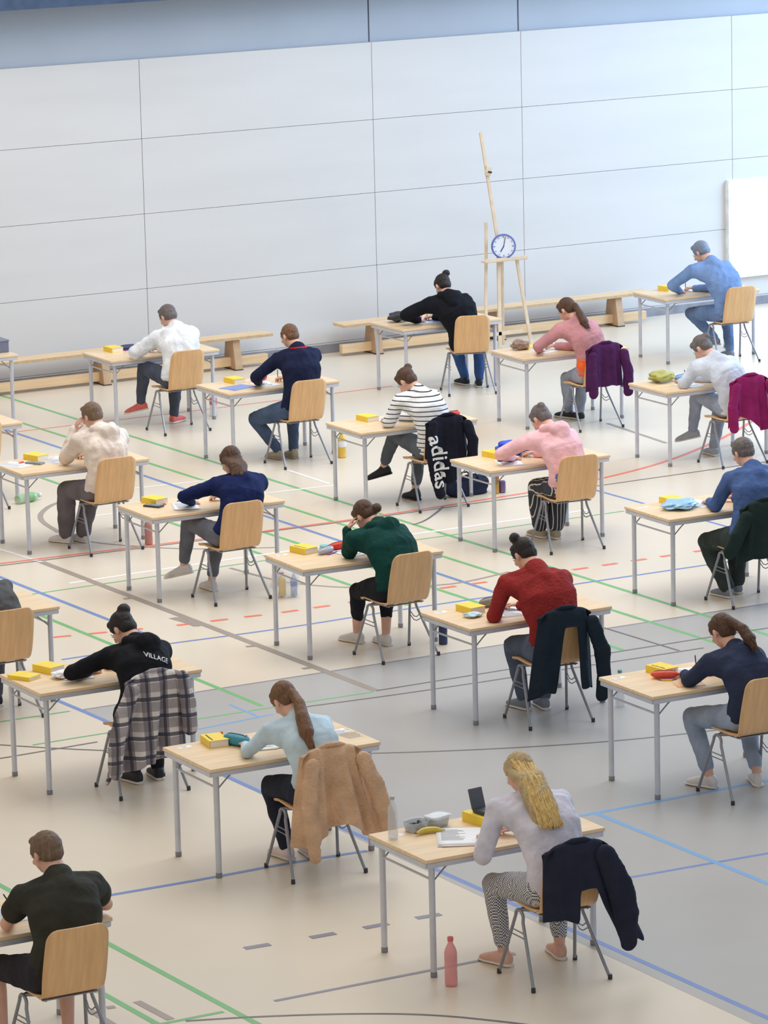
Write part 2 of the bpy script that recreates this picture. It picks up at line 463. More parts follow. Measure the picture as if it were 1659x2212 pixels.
    if st in ('short', 'buzz'):
        g = 0 if st == 'buzz' else .007
        H((0, -.02, .032), (.077+g, .094+g, .083+g)); H((0, -.05, -.012), (.069+g*.7, .058+g, .062))
        for k in (-1, 1): H((k*.066, .012, .02), (.012+g*.5, .035, .04))
        if st == 'short': H((0, .045, .082), (.055, .04, .028))
    else:
        H((0, -.022, .034), (.08, .097, .086)); H((0, -.055, -.015), (.071, .056, .066))
        for k in (-1, 1): H((k*.064, .012, .025), (.016, .04, .045))
        H((0, .05, .07), (.055, .035, .035))
    if st == 'bun':
        bx_ = V(D.get('bunat', (0, -.075, .085))); bx_ = bx_*1.12; br = D.get('bunr', .042); H(bx_, (br, br, br*.9)); H(bx_*.8, (.03, .03, .03))
    if st in ('pony', 'lowpony'):
        p = hc+R @ V((0, -.115, .03 if st == 'pony' else -.02)); ell(bm, p, (.028, .03, .028))
        tail = D['tail']; prev = p
        for i, q in enumerate(tail):
            q = hc+V(q); r0 = .03+.008*min(i, 2); cone(bm, prev, q, r0, r0+.004 if i < len(tail)-1 else .012); prev = q
    if st in ('long', 'bob'):
        base = hc+R @ V((0, -.06, -.02))
        tail = D['tail']
        for side in (-1.0, -.55, 0, .55, 1.0):
            prev = hc+R @ V((side*.062, -.045+.03*abs(side), .0)); r0 = .034
            for i, q in enumerate(tail):
                q = hc+V(q)+V((side*(.055+.004*i), abs(side)*.035, random.uniform(-.015, .01)))
                cone(bm, prev, q, r0, .034 if i < len(tail)-1 else .014); prev = q
    sd = D.get('seed', 1)
    hair = remesh('hair', bm, D['hairm'], root, vox=.0065, smooth=3, disp=.003 if st in ('short', 'buzz') else .003, dscale=.02, seed=sd)
    if st in ('long', 'pony', 'lowpony'):
        bm = bmesh.new(); rnd = random.Random(sd)
        n = 64 if st == 'long' else 16
        for i in range(n):
            sd_ = rnd.uniform(-1, 1) if st == 'long' else rnd.uniform(-.35, .35)
            prev0 = hc+R @ V((sd_*.07, -.09+.035*abs(sd_), .03 if st != 'long' else rnd.uniform(.0, .07)))
            pts = [prev0]
            for j, q in enumerate(D['tail']):
                w_ = .062+.004*j if st == 'long' else .05
                pts.append(hc+V(q)+V((sd_*w_+rnd.uniform(-.008, .008), -.036+.03*abs(sd_)+rnd.uniform(-.006, .006), rnd.uniform(-.01, .01))))
            fine = []
            for a, b in zip(pts, pts[1:]):
                for f in (0, .25, .5, .75): fine.append(a.lerp(b, f)+V((math.sin((len(fine)+i)*1.1)*.005, 0, 0)))
            fine.append(pts[-1])
            tube(bm, fine, [.0065]*(len(fine)-2)+[.005, .002], 6)
        finish('hair_lock', bm, D.get('hairm2', D['hairm']), hair)
    if D.get('band'):
        bm = bmesh.new(); c = hc+R @ V((0, -.118, .03 if st == 'pony' else -.02)); ell(bm, c, (.02, .02, .02)); finish('hair_tie', bm, D['band'], root)
    D['NB'] = NB; D['bez'] = bez; D['pel'] = pel; D['root'] = root; D['wr'] = wr; D['lat'] = lat
    # pen held by the writing hand
    for k, key in ((-1, 'L'), (1, 'R')):
        hs = D['hand'+key]
        if len(hs) > 3 and hs[3] == 'pen':
            fd = (wr[k]-el[k]).normalized(); a = wr[k]+V((fd.x, fd.y, 0)).normalized()*.095+V((-k*.012, 0, 0))
            pm = D.get('pen', M_ink)
            ob = empty('pen', V((bx, by, 0))+Matrix.Rotation(rz, 3, 'Z') @ V((a.x, a.y, .743)))
            ob.rotation_euler = (math.radians(-38), math.radians(22*k), rz)
            bm = bmesh.new(); tube(bm, [(0, 0, .012), (0, 0, .125)], .0042, 8); finish('barrel', bm, pm, ob)
            bm = bmesh.new(); tube(bm, [(0, 0, 0), (0, 0, .013)], [.0008, .004], 8); finish('tip', bm, M_ink, ob)
            bm = bmesh.new(); tube(bm, [(0, 0, .125), (0, 0, .137)], [.0044, .003], 8); finish('end_cap', bm, pm, ob)
            tag(ob, 'pen in the writing hand of '+D['who'], 'pen', 'pens in writing hands')
    return root
# ------------------------------------------------------------------ draped jackets
def jacket(name, label, cat, chair_xy, rz, m, wt=.2, wb=.26, length=lambda u: .45, shift=lambda s: 0, fold=.018, freq=3.2, ph=0, sleeves=(), front=.16, lining=None, puff=.012, cuffm=None, collar=True):
    root = empty(name, (chair_xy[0], chair_xy[1], 0), rz); tag(root, label, cat, 'jackets hung over the chair backs')
    prof = [(-.232, .875-front, 0), (-.262, .84, 0), (-.277, .885, 0), (-.296, .902, 0), (-.318, .885, 0), (-.33, .84, .05)]
    def fn(u, v):
        U = u*2-1; s = 0
        if v < .3:
            q = v/.3*5; i = min(int(q), 4); f = q-i; y = prof[i][0]*(1-f)+prof[i+1][0]*f; z = prof[i][1]*(1-f)+prof[i+1][1]*f; s = 0 if i < 4 else .05*f
        else:
            k = (v-.3)/.7; Lx = length(U)-.05; z = .84-k*Lx; s = .05+k*.95*min(1.3, Lx/.45)
            y = -.33-.012*k
        w = wt+(wb-wt)*min(1.2, s)
        # round off the shoulders of the garment
        z -= .05*abs(U)**4*(1 if v > .12 else .3)
        a = fold*(.25+min(1, s))*(math.sin(U*PI*freq+ph)+.45*math.sin(U*PI*freq*2.3+ph*2+z*4))*(1 if v > .27 else .1)
        wrap = .09*max(0, abs(U)-.72)/.28 if v > .2 else .05*max(0, abs(U)-.8)/.2
        return V((U*w+shift(min(1.2, s))+a*.35, y-a-.01+wrap*(1 if v > .2 else -.3), z+.008*math.sin(U*9+ph)*s))
    bm = bmesh.new(); grid(bm, fn, 44, 40)
    o = finish('jacket_body', bm, m, root)
    q = o.modifiers.new('t', 'SOLIDIFY'); q.thickness = puff; q.offset = 0
    q = o.modifiers.new('s', 'SUBSURF'); q.levels = 1; q.render_levels = 1
    for i, pts in enumerate(sleeves):
        bm = bmesh.new(); prev = None
        for j, (x, y, z, r) in enumerate(pts):
            ell(bm, (x, y, z), (r, r*.62, r))
            if prev:
                for f in (.2, .4, .6, .8):
                    ell(bm, V(prev[:3]).lerp(V((x, y, z)), f), ((prev[3]*(1-f)+r*f), (prev[3]*(1-f)+r*f)*.62, (prev[3]*(1-f)+r*f)))
            prev = (x, y, z, r)
        sl = remesh('sleeve', bm, m, root, vox=.009, smooth=4, disp=.007, dscale=.07, seed=i+3)
        if cuffm:
            x, y, z, r = pts[-1]; bm = bmesh.new(); lathe(bm, [(r*.95, -.03), (r*1.02, 0), (r*.98, .03)], (x, y, z-.01)); finish('cuff', bm, cuffm, sl)
    if collar:
        bm = bmesh.new(); tube(bm, [(-wt*.5+shift(0), -.30, .895), (-wt*.2+shift(0), -.318, .915), (wt*.2+shift(0), -.318, .915), (wt*.5+shift(0), -.30, .895)], [.008, .016, .016, .008], 10)
        finish('collar', bm, m, root)
    return root

def text_on(text, size, origin, right, up, m, parent, name='lettering', target=None, push=.004, spacing=1.0):
    """flat lettering laid on a surface"""
    cu = bpy.data.curves.new('txt', 'FONT'); cu.body = text; cu.size = size; cu.align_x = 'CENTER'; cu.align_y = 'CENTER'; cu.space_character = spacing
    cu.offset = size*.012
    o = bpy.data.objects.new('txt', cu); COL.objects.link(o)
    bpy.context.view_layer.update()
    me = bpy.data.meshes.new_from_object(o.evaluated_get(bpy.context.evaluated_depsgraph_get()))
    bpy.data.objects.remove(o)
    bm = bmesh.new(); bm.from_mesh(me); bpy.data.meshes.remove(me)
    if target: bmesh.ops.triangulate(bm, faces=bm.faces); bmesh.ops.subdivide_edges(bm, edges=bm.edges, cuts=1)
    right = V(right).normalized(); up = V(up).normalized(); n = right.cross(up)
    if target:
        from mathutils.bvhtree import BVHTree
        tm = target.data; bv = BVHTree.FromPolygons([v.co[:] for v in tm.vertices], [p.vertices[:] for p in tm.polygons])
    for v in bm.verts:
        p = V(origin)+right*v.co.x+up*v.co.y
        if target:
            h = bv.ray_cast(p+n*.25, -n)
            if h[0]: p = h[0]+n*push
        v.co = p
    return finish(name, bm, m, parent, smooth=False)

# ------------------------------------------------------------------ desk things
TB = {}
def on(t, x, y, z=TH):
    bx, by = TB[t]; return (bx+x, by+y, z)
def book(loc, rz, label, w=.135, d=.195, h=.05, m=M_yellow, group='yellow dictionaries on the desks', marks=False, name='dictionary', cat='book'):
    r = empty(name, loc, rz); tag(r, label, cat, group)
    bm = bmesh.new(); box(bm, (0, 0, h/2), (w-.01, d-.008, h-.006)); finish('page_block', bm, M_pages, r, smooth=False)
    bm = bmesh.new(); box(bm, (0, 0, .0015), (w, d, .003)); box(bm, (0, 0, h-.0015), (w, d, .003)); box(bm, (-w/2, 0, h/2), (.004, d, h))
    finish('cover', bm, m, r, smooth=False, bevel=.002)
    if marks:
        bm = bmesh.new(); rd = random.Random(label)
        y = -d*.36
        while y < d*.36:
            l = rd.uniform(.005, .011); box(bm, (-w*.3+rd.uniform(-.003, .003), y, h+.0006), (rd.uniform(.006, .013), l, .0012)); y += l+.005
        finish('printed_title', bm, M_ink, r, smooth=False)
    return r
def sheet(loc, rz, label, w=.21, d=.297, group='exam papers on the desks', n=1, m=M_white, lines=True, cat='paper', name='exam_paper'):
    r = empty(name, loc, rz); tag(r, label, cat, group)
    for k in range(n):
        bm = bmesh.new(); a = random.uniform(-.12, .12) if k else 0; ox, oy = (random.uniform(-.03, .03), random.uniform(-.02, .02)) if k else (0, 0)
        R = Matrix.Rotation(a, 3, 'Z')
        grid(bm, lambda u, v: R @ V(((u-.5)*w+ox, (v-.5)*d+oy, .0012+k*.0022+.004*max(0, abs(u-.5)+abs(v-.5)-.75))), 6, 8)
        o = finish('sheet', bm, m, r); q = o.modifiers.new('t', 'SOLIDIFY'); q.thickness = .0008
    if lines:
        bm = bmesh.new(); rd = random.Random(label)
        for i in range(14): 
            l = rd.uniform(.08, .15); box(bm, (-w/2+.025+l/2, d/2-.03-i*.017, .0022+(n-1)*.0024), (l, .0035, .0004))
        finish('printed_text', bm, M_print, r, smooth=False)
    return r
def pouch(loc, rz, label, m, l=.2, w=.075, h=.055, zipm=None, group='pencil cases on the desks', name='pencil_case', cat='pencil case', pens=0):
    r = empty(name, loc, rz); tag(r, label, cat, group)
    bm = bmesh.new(); sec = []
    N = 12
    for i in range(N+1):
        t = i/N; x = (t-.5)*l; e = (1-abs(2*t-1)**3.2)**.45 if 0 < t < 1 else .12
        ring = [bm.verts.new((x, w/2*e*(abs(math.cos(a))**.75)*(1 if math.cos(a) > 0 else -1), h/2+h/2*e*.98*(abs(math.sin(a))**.8)*(1 if math.sin(a) > 0 else -1))) for a in [2*PI*k/16 for k in range(16)]]
        sec.append(ring)
    for a, b in zip(sec, sec[1:]):
        for k in range(16): bm.faces.new((a[k], b[k], b[(k+1) % 16], a[(k+1) % 16]))
    bm.faces.new(sec[0]); bm.faces.new(sec[-1][::-1])
    o = finish('case_body', bm, m, r); q = o.modifiers.new('s', 'SUBSURF'); q.levels = 1; q.render_levels = 1
    bm = bmesh.new(); tube(bm, [((t-.5)*l*.86, 0, h*(1.0-.3*abs(2*t-1)**5)) for t in [i/10 for i in range(11)]], .0025, 6); box(bm, (l*.36, .008, h*.97), (.006, .016, .003))
    finish('zipper', bm, zipm or M_plastic, r)
    for k in range(pens):
        bm = bmesh.new(); c = [(210, 60, 50), (50, 90, 190), (40, 150, 90), (240, 180, 40)][k % 4]
        tube(bm, [(-.06+.01*k, -w/2-.012-.011*k, .005), (.08-.012*k, -w/2-.016-.012*k, .005)], .0042, 8); 
        p = finish('felt_pen', bm, mat('pen_%d%d%d' % c, c, .4), None); p.location = loc; p.rotation_euler = (0, 0, rz)
        tag(p, ['red', 'blue', 'green', 'yellow'][k % 4]+' pen beside the '+label.split(' on the desk')[0]+' of '+label.split(' of ')[-1], 'pen', 'loose pens beside pencil cases')
    return r
def bottle(loc, label, m, capm, h=.24, r0=.036, rz=0, lie=False, labelm=None, group='drink bottles', content=None, name='drink_bottle'):
    r = empty(name, loc, rz); tag(r, label, 'bottle', group)
    if lie: r.rotation_euler = (0, math.radians(90), rz); r.location.z += r0
    bm = bmesh.new(); lathe(bm, [(r0*.8, 0), (r0, .008), (r0, h*.28), (r0*.94, h*.34), (r0, h*.4), (r0, h*.68), (r0*.85, h*.76), (r0*.42, h*.87), (r0*.4, h*.93)], seg=22); finish('bottle_body', bm, m, r)
    bm = bmesh.new(); lathe(bm, [(r0*.46, h*.92), (r0*.48, h*.93), (r0*.48, h*.995), (r0*.4, h)], seg=18); finish('cap', bm, capm, r)
    if labelm:
        bm = bmesh.new(); lathe(bm, [(r0*1.015, h*.42), (r0*1.02, h*.425), (r0*1.02, h*.64), (r0*1.015, h*.645)], seg=22); finish('paper_label', bm, labelm, r)
    if content:
        bm = bmesh.new(); lathe(bm, [(r0*.72, .006), (r0*.92, .012), (r0*.92, h*.5)], seg=18); finish('drink', bm, content, r)
    return r
def crumple(loc, label, m, r=.05, flat=.5, name='tissue', cat='tissue', group=None, seed=1):
    bm = bmesh.new(); bmesh.ops.create_icosphere(bm, subdivisions=4, radius=1)
    for v in bm.verts:
        q = v.co*2.2+V((seed*5, 0, 0)); k = 1+.38*noise.noise(q*.8)+.1*noise.noise(q*1.9)
        v.co = V((v.co.x*r*1.3*k, v.co.y*r*k, max(-.9, v.co.z)*r*flat*k))
    mn = min(v.co.z for v in bm.verts)
    for v in bm.verts: v.co.z -= mn
    o = finish(name, bm, m); o.location = loc; return tag(o, label, cat, group)
def nametag(t, x, y, who):
    o = empty('name_card', on(t, x, y), .1); tag(o, 'small white place card on the desk of '+who, 'card', 'place cards on the desks')
    bm = bmesh.new(); box(bm, (0, 0, .001), (.1, .05, .0016)); finish('card', bm, M_white, o, smooth=False)
    bm = bmesh.new()
    for k in range(3): box(bm, (-.01, .014-.012*k, .0022), (.06-.012*k, .003, .0006))
    finish('printed_text', bm, M_print, o, smooth=False)
# court markings: colour, width, centre line (metres)
LINES=[('green', 0.05, [(17.55, 48.25), (18.33, 19.24)]),
('green', 0.05, [(16.97, 47.26), (17.9, 18.66)]),
('green', 0.05, [(16.14, 36.11), (16.31, 29.13)]),
('green', 0.05, [(16.71, 32.47), (16.91, 26.73)]),
('green', 0.05, [(13.41, 38.72), (13.72, 26.79)]),
('green', 0.05, [(9.93, 30.38), (10.48, 12.49)]),
('green', 0.05, [(9.73, 21.4), (10.01, 12.51)]),
('green', 0.04, [(9.78, 20.49), (10.18, 20.49)]),
('green', 0.03, [(5.85, 31.12), (16.11, 31.42), (17.72, 31.37), (19.86, 31.37)]),
('green', 0.03, [(3.88, 27.56), (12.45, 27.48)]),
('green', 0.03, [(11.8, 26.72), (12.41, 26.73), (13.13, 26.71), (13.76, 26.71), (14.62, 26.69)]),
('white', 0.05, [(14.34, 31.56), (16.11, 31.63), (17.8, 31.61), (19.63, 31.61)]),
('white', 0.04, [(15.71, 34.07), (17.59, 34.08), (18.29, 34.04)]),
('white', 0.04, [(16.61, 35.05), (17.38, 34.99)]),
('white', 0.04, [(18.28, 34.97), (18.28, 34.13)]),
('white', 0.05, [(13.51, 41.15), (14.51, 32.5)]),
('red', 0.05, [(6.19, 33.15), (16.01, 32.53), (17.61, 32.51), (18.23, 32.53), (19.78, 32.64), (20.43, 32.78), (21.06, 32.98), (21.51, 33.18), (22.11, 33.52), (22.89, 34.06), (23.6, 34.65)]),
('red', 0.03, [(8.79, 38.61), (18.47, 38.5), (19.81, 38.53), (21.47, 38.58)]),
('blue', 0.05, [(16.77, 46.27), (17.15, 28.99)]),
('blue', 0.04, [(20.17, 32.41), (20.46, 22.28)]),
('blue', 0.04, [(13.1, 29.03), (13.94, 29.04), (14.56, 29.0), (15.18, 28.98), (16.06, 29.02), (17.94, 29.0), (27.2, 28.98)]),
('blue', 0.05, [(13.7, 39.92), (14.05, 29.1)]),
('blue', 0.05, [(12.51, 27.86), (12.55, 27.08), (12.58, 24.52), (12.66, 22.33), (12.9, 11.88)]),
('blue', 0.05, [(10.49, 22.98), (11.37, 22.96), (11.93, 22.98), (12.49, 22.94)]),
('blue', 0.04, [(13.41, 21.47), (22.63, 21.13)]),
('sky', 0.05, [(14.09, 22.87), (23.52, 23.09)]),
('sky', 0.05, [(14.22, 22.9), (14.36, 12.85)]),
('sky', 0.03, [(13.54, 26.97), (13.55, 26.5)]),
('sky', 0.03, [(13.01, 26.44), (13.67, 26.52)]),
('grey', 0.08, [(14.51, 32.5), (14.58, 29.77), (14.66, 26.71)]),
('dark', 0.03, [(14.66, 26.71), (16.58, 26.73), (26.27, 26.72)]),
('dark', 0.03, [(13.96, 26.58), (14.89, 26.5), (16.44, 26.47), (17.47, 26.45)]),
('dark', 0.03, [(11.6, 26.86), (11.9, 26.53), (12.18, 26.26), (12.87, 25.63), (13.72, 25.1), (14.49, 24.72), (15.29, 24.42), (16.0, 24.27), (16.55, 24.22)]),
('dark', 0.03, [(3.44, 26.22), (12.23, 26.53)]),
('dark', 0.03, [(6.15, 33.02), (15.99, 32.45), (19.68, 32.49), (30.28, 32.83)]),
('dark', 0.03, [(17.2, 28.38), (17.18, 27.81), (17.26, 26.48)]),
('dark', 0.03, [(18.62, 32.54), (18.46, 32.36), (18.14, 32.05), (17.97, 31.97)]),
('grey', 0.06, [(15.9, 34.93), (15.67, 34.8), (15.47, 34.57), (15.34, 34.36), (15.24, 34.07), (15.18, 33.58)]),
('grey', 0.04, [(15.19, 33.14), (15.35, 32.78), (15.8, 32.21), (16.48, 31.83)]),
('grey', 0.04, [(15.76, 31.3), (15.84, 30.67), (15.92, 30.41), (16.24, 29.96), (16.89, 29.63), (17.19, 29.62), (17.66, 29.75)]),
('greyblue', 0.04, [(10.52, 20.5), (11.04, 20.5), (11.55, 20.5), (11.92, 20.5), (11.99, 20.5)]),
('dark', 0.03, [(9.92, 20.46), (10.31, 20.3), (10.79, 20.05), (11.17, 19.78), (11.48, 19.4), (11.63, 19.17)]),
('grey', 0.06, [(9.84, 20.94), (9.86, 20.53)]),
('grey', 0.05, [(9.54, 20.95), (9.53, 12.65)]),
('grey', 0.05, [(22.14, 35.27), (22.02, 33.98)]),
('grey', 0.08, [(14.48, 29.85), (14.55, 29.45)])]
DASHES=[('red', 0.05, 0.15, 0.3, [(13.37, 29.78), (14.39, 29.58), (15.32, 29.5), (15.95, 29.5), (16.82, 29.53), (18.15, 29.5), (19.4, 29.51), (19.89, 29.51)]),
('greyblue', 0.06, 0.17, 0.37, [(10.84, 21.5), (11.28, 21.47), (11.65, 21.46), (12.01, 21.46), (12.44, 21.43)])]
SINGLES=[(14.46, 30.73, 14.53, 30.72), (14.51, 28.58, 14.59, 28.56), (14.53, 27.66, 14.61, 27.66), (12.11, 20.51, 12.16, 20.5), (9.64, 20.93, 9.69, 20.92), (14.52, 29.84, 14.51, 29.46)]
# ------------------------------------------------------------------ floor with painted court markings
def build_floor():
    bm = bmesh.new()
    def quad(pts, z, mi):
        f = bm.faces.new([bm.verts.new((x, y, z)) for x, y in pts]); f.material_index = mi
        if f.normal.z < 0: f.normal_flip()
        return f
    quad([(-4, 4), (40, 4), (40, 41.2), (-4, 41.2)], 0, 0)
    quad([(12.55, 27.45), (12.72, 4.02), (39.98, 4.02), (39.98, 27.45)], .0006, 1)
    idx = {'green': 2, 'white': 3, 'red': 4, 'blue': 5, 'sky': 6, 'grey': 7, 'dark': 8, 'greyblue': 9}
    z = [.0010]
    def strip(pts, w, mi):
        z[0] += .00001
        P = [V((x, y)) for x, y in pts]
        if len(P) > 3:  # soften the bends
            for _ in range(2):
                Q = [P[0]]
                for a, b in zip(P, P[1:]): Q += [a.lerp(b, .25), a.lerp(b, .75)]
                Q.append(P[-1]); P = Q
        n = len(P); L, Rr = [], []
        for i, p in enumerate(P):
            d = (P[min(i+1, n-1)]-P[max(i-1, 0)]).normalized(); nn = V((-d.y, d.x))*w/2
            L.append(bm.verts.new((p.x+nn.x, p.y+nn.y, z[0]))); Rr.append(bm.verts.new((p.x-nn.x, p.y-nn.y, z[0])))
        for i in range(n-1):
            f = bm.faces.new((Rr[i], Rr[i+1], L[i+1], L[i])); f.material_index = mi
    strip([(12.55, 27.46), (40, 27.46)], .03, 9)
    for c, w, pts in LINES: strip(pts, w*.88, idx[c])
    for c, w, dl, pitch, pts in DASHES:
        P = [V(p) for p in pts]; s = 0
        for a, b in zip(P, P[1:]):
            L = (b-a).length; d = (b-a)/L
            while s+dl < L:
                strip([tuple(a+d*s), tuple(a+d*(s+dl))], w, idx[c]); s += pitch
            s = max(0, s-L)
    for a, b, c, d in SINGLES: strip([(a, b), (c, d)], .05, 7)
    def paint(n, rgb): return mat('line_'+n, rgb, .4, amt=.03, scale=5)  # haze put into the colours: court paints made paler
    ms = [mat('sports_floor', (220, 208, 190), .32, amt=.025, scale=.8, spec=.5), mat('grey_court', (176, 174, 172), .34, amt=.03, scale=.9, spec=.5),
          paint('green', (112, 180, 116)), paint('white', (242, 240, 238)), paint('red', (236, 122, 100)), paint('blue', (112, 138, 196)), paint('sky', (120, 168, 218)),
          paint('grey', (158, 146, 136)), paint('dark', (108, 102, 104)), paint('greyblue', (136, 134, 150))]
    o = finish('floor', bm, ms, smooth=False); o['kind'] = 'structure'
build_floor()

# ------------------------------------------------------------------ back wall
WY = 40.99
XS = [-4, 7.9, 10.9, 13.85, 16.78, 19.72, 22.645, 24.62, 27.55, 30.5, 33.4, 36.4, 40]
ZS = [.0, .115, .95, 1.785, 2.62, 3.5]
def build_wall():
    bm = bmesh.new(); g = .0028
    box(bm, (18, WY+.1, 1.75), (44, .1, 3.5), mi=1)
    for i in range(len(XS)-1):
        for j in range(len(ZS)-1):
            x0, x1, z0, z1 = XS[i]+g, XS[i+1]-g, ZS[j]+g*.7, ZS[j+1]-g*.7
            if i == 8 and j in (1,):      # wall stays closed behind the added glare panel
                pass
            box(bm, ((x0+x1)/2, WY+.02, (z0+z1)/2), (x1-x0, .04, z1-z0))
    mp = mat('wall_panel', (208, 208, 209), .55, amt=.02, scale=1.2, stretch=(.4, 1, 3))
    o = finish('wall_back', bm, [mp, mat('panel_gap', (172, 174, 182), .8)], smooth=False, bevel=.003); o['kind'] = 'structure'
    # upper wall: panelling set back a little, shade put into its darker colour
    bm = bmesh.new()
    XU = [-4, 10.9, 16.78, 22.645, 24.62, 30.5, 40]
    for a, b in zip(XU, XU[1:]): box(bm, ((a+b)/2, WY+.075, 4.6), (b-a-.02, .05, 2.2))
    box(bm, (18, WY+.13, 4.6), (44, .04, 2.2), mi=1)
    o = finish('wall_back_upper', bm, [mat('upper_panel_shaded', (172, 182, 196), .6, amt=.03, scale=1), mat('upper_gap', (90, 92, 100), .8)], smooth=False); o['kind'] = 'structure'
    bm = bmesh.new(); box(bm, (18, WY-.012, .05), (44, .024, .1)); o = finish('baseboard_back', bm, mat('baseboard', (140, 142, 152), .6), smooth=False, bevel=.003); o['kind'] = 'structure'
    bm = bmesh.new(); box(bm, (18, WY-.2, 4.46), (44, .5, .6)); o = finish('shade_overhang', bm, mat('shade_overhang_dark', (66, 84, 112), .8), smooth=False); o['kind'] = 'structure'  # added overhang, put here to shade and darken the upper wall
    # glare at the wall's right end: added frame with a glowing pane
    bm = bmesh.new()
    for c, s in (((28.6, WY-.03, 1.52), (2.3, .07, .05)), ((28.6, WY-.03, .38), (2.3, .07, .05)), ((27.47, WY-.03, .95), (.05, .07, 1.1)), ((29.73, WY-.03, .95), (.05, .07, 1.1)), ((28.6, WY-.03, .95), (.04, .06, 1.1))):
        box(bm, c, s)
    w = finish('glare_panel', bm, mat('glare_frame', (235, 238, 242), .5), smooth=False, bevel=.004); w['kind'] = 'structure'
    bm = bmesh.new(); box(bm, (28.6, WY-.012, .95), (2.24, .015, 1.1)); finish('glare_pane', bm, mat('glare_white', (255, 255, 255), .2, emis=2.6, amt=0), w, smooth=False)
build_wall()

# ------------------------------------------------------------------ gym benches against the wall
M_bench = mat('bench_wood', (226, 196, 156), .5, amt=.08, scale=3, stretch=(.5, 8, 8))
M_benchd = mat('bench_leg', (190, 160, 128), .55, amt=.08)
def bench(x0, x1, label):
    r = empty('gym_bench', ((x0+x1)/2, WY-.32, 0)); L = x1-x0
    tag(r, label, 'bench', 'long gym benches along the wall')
    bm = bmesh.new(); box(bm, (0, 0, .36), (L, .27, .035)); finish('seat_plank', bm, M_bench, r, smooth=False, bevel=.006)
    bm = bmesh.new(); box(bm, (0, 0, .085), (L-.05, .07, .1)); finish('lower_beam', bm, M_bench, r, smooth=False, bevel=.005)
    for s in (-1, 0, 1):
        bm = bmesh.new(); x = s*(L/2-.45)
        vs = [bm.verts.new(p) for p in ((x-.045, -.15, .01), (x-.045, .15, .01), (x-.045, .09, .342), (x-.045, -.09, .342), (x+.045, -.15, .01), (x+.045, .15, .01), (x+.045, .09, .342), (x+.045, -.09, .342))]
        for f in ((0, 1, 2, 3), (7, 6, 5, 4), (0, 4, 5, 1), (1, 5, 6, 2), (2, 6, 7, 3), (3, 7, 4, 0)): bm.faces.new([vs[i] for i in f])
        bmesh.ops.recalc_face_normals(bm, faces=bm.faces)
        finish('leg', bm, M_benchd, r, smooth=False, bevel=.004)
        bm = bmesh.new(); box(bm, (x, 0, .006), (.1, .3, .012)); finish('rubber_foot', bm, M_plastic, r, smooth=False)
    bm = bmesh.new(); box(bm, (0, -.137, .36), (L*.995, .004, .03)); finish('edge_strip', bm, M_edge, r, smooth=False)
bench(16.9, 21.05, 'left pale wooden gym bench by the wall, behind the shaven-headed boy')
bench(21.95, 26.1, 'right pale wooden gym bench by the wall, behind the easel')

# ------------------------------------------------------------------ easel and clock
def easel():
    ex, ey = 23.75, 39.75
    r = empty('easel', (ex, ey, 0)); tag(r, 'tall pale wooden studio easel with a long leaning mast by the wall', 'easel')
    m = mat('easel_wood', (226, 205, 178), .5, amt=.07)
    def bar(name, a, b, w, d=.02, parent=r):
        bm = bmesh.new(); a, b = V(a), V(b); L = (b-a).length; z = (b-a).normalized(); x = V((1, 0, 0)); x = (x-z*x.dot(z)).normalized(); y = z.cross(x)
        box(bm, (a+b)/2, (w, d, L), Matrix((x, y, z)).transposed()); return finish(name, bm, m, parent, smooth=False, bevel=.003)
    bar('leg', (.22, .02, .0), (.02, .0, 1.06), .04); bar('leg', (-.36, .08, .0), (-.34, .05, 1.5), .035)
    bar('leg', (.12, .5, .0), (-.13, .06, 1.2), .03)
    bar('centre_post', (-.2, .03, .06), (-.2, .03, 1.1), .045)
    bar('mast', (-.16, .03, 1.0), (-.43, -.02, 2.53), .04)
    k = bar('mast_clamp', (-.36, -.035, 2.04), (-.34, -.035, 2.14), .07, .03)
    bm = bmesh.new(); tube(bm, [(-.35, -.05, 2.08), (-.35, -.1, 2.08)], .012, 10); finish('knob', bm, M_plastic, k)
    bm = bmesh.new(); box(bm, (-.16, -.03, 1.065), (.56, .1, .02)); box(bm, (-.16, -.078, 1.08), (.56, .012, .04)); finish('tray', bm, m, r, smooth=False, bevel=.003)
    bm = bmesh.new(); box(bm, (-.14, .03, .22), (.5, .02, .04)); finish('cross_bar', bm, m, r, smooth=False)
    c = empty('standing_clock', (ex-.17, ey-.035, 1.222)); c.rotation_euler = (math.radians(-6), 0, math.radians(-22))
    tag(c, 'round white clock with a blue rim standing on the easel tray', 'clock')
    mb = mat('clock_blue', (96, 116, 190), .4); R = Matrix.Rotation(math.radians(90), 3, 'X')
    bm = bmesh.new(); lathe(bm, [(.10, -.02), (.135, -.02), (.142, .0), (.14, .022), (.125, .026), (.122, .012)], (0, 0, 0), 40, R=R); finish('rim', bm, mb, c)
    bm = bmesh.new(); lathe(bm, [(.124, .008), (.124, .014)], (0, 0, 0), 40, R=R); finish('dial', bm, mat('clock_dial', (232, 240, 252), .5, amt=.01), c)
    bm = bmesh.new()
    for k in range(12):
        a = k*PI/6; box(bm, (math.sin(a)*.106, -.0155, math.cos(a)*.106), (.006 if k % 3 else .01, .002, .018), Matrix.Rotation(a, 3, 'Y'))
    finish('hour_mark', bm, mb, c, smooth=False)
    for L, w, a in ((.062, .011, math.radians(212)), (.095, .008, math.radians(12))):
        bm = bmesh.new(); box(bm, (math.sin(a)*L/2, -.018, math.cos(a)*L/2), (w, .002, L+.02), Matrix.Rotation(a, 3, 'Y')); finish('clock_hand', bm, mat('clock_hand', (60, 72, 140), .4), c, smooth=False)
easel()
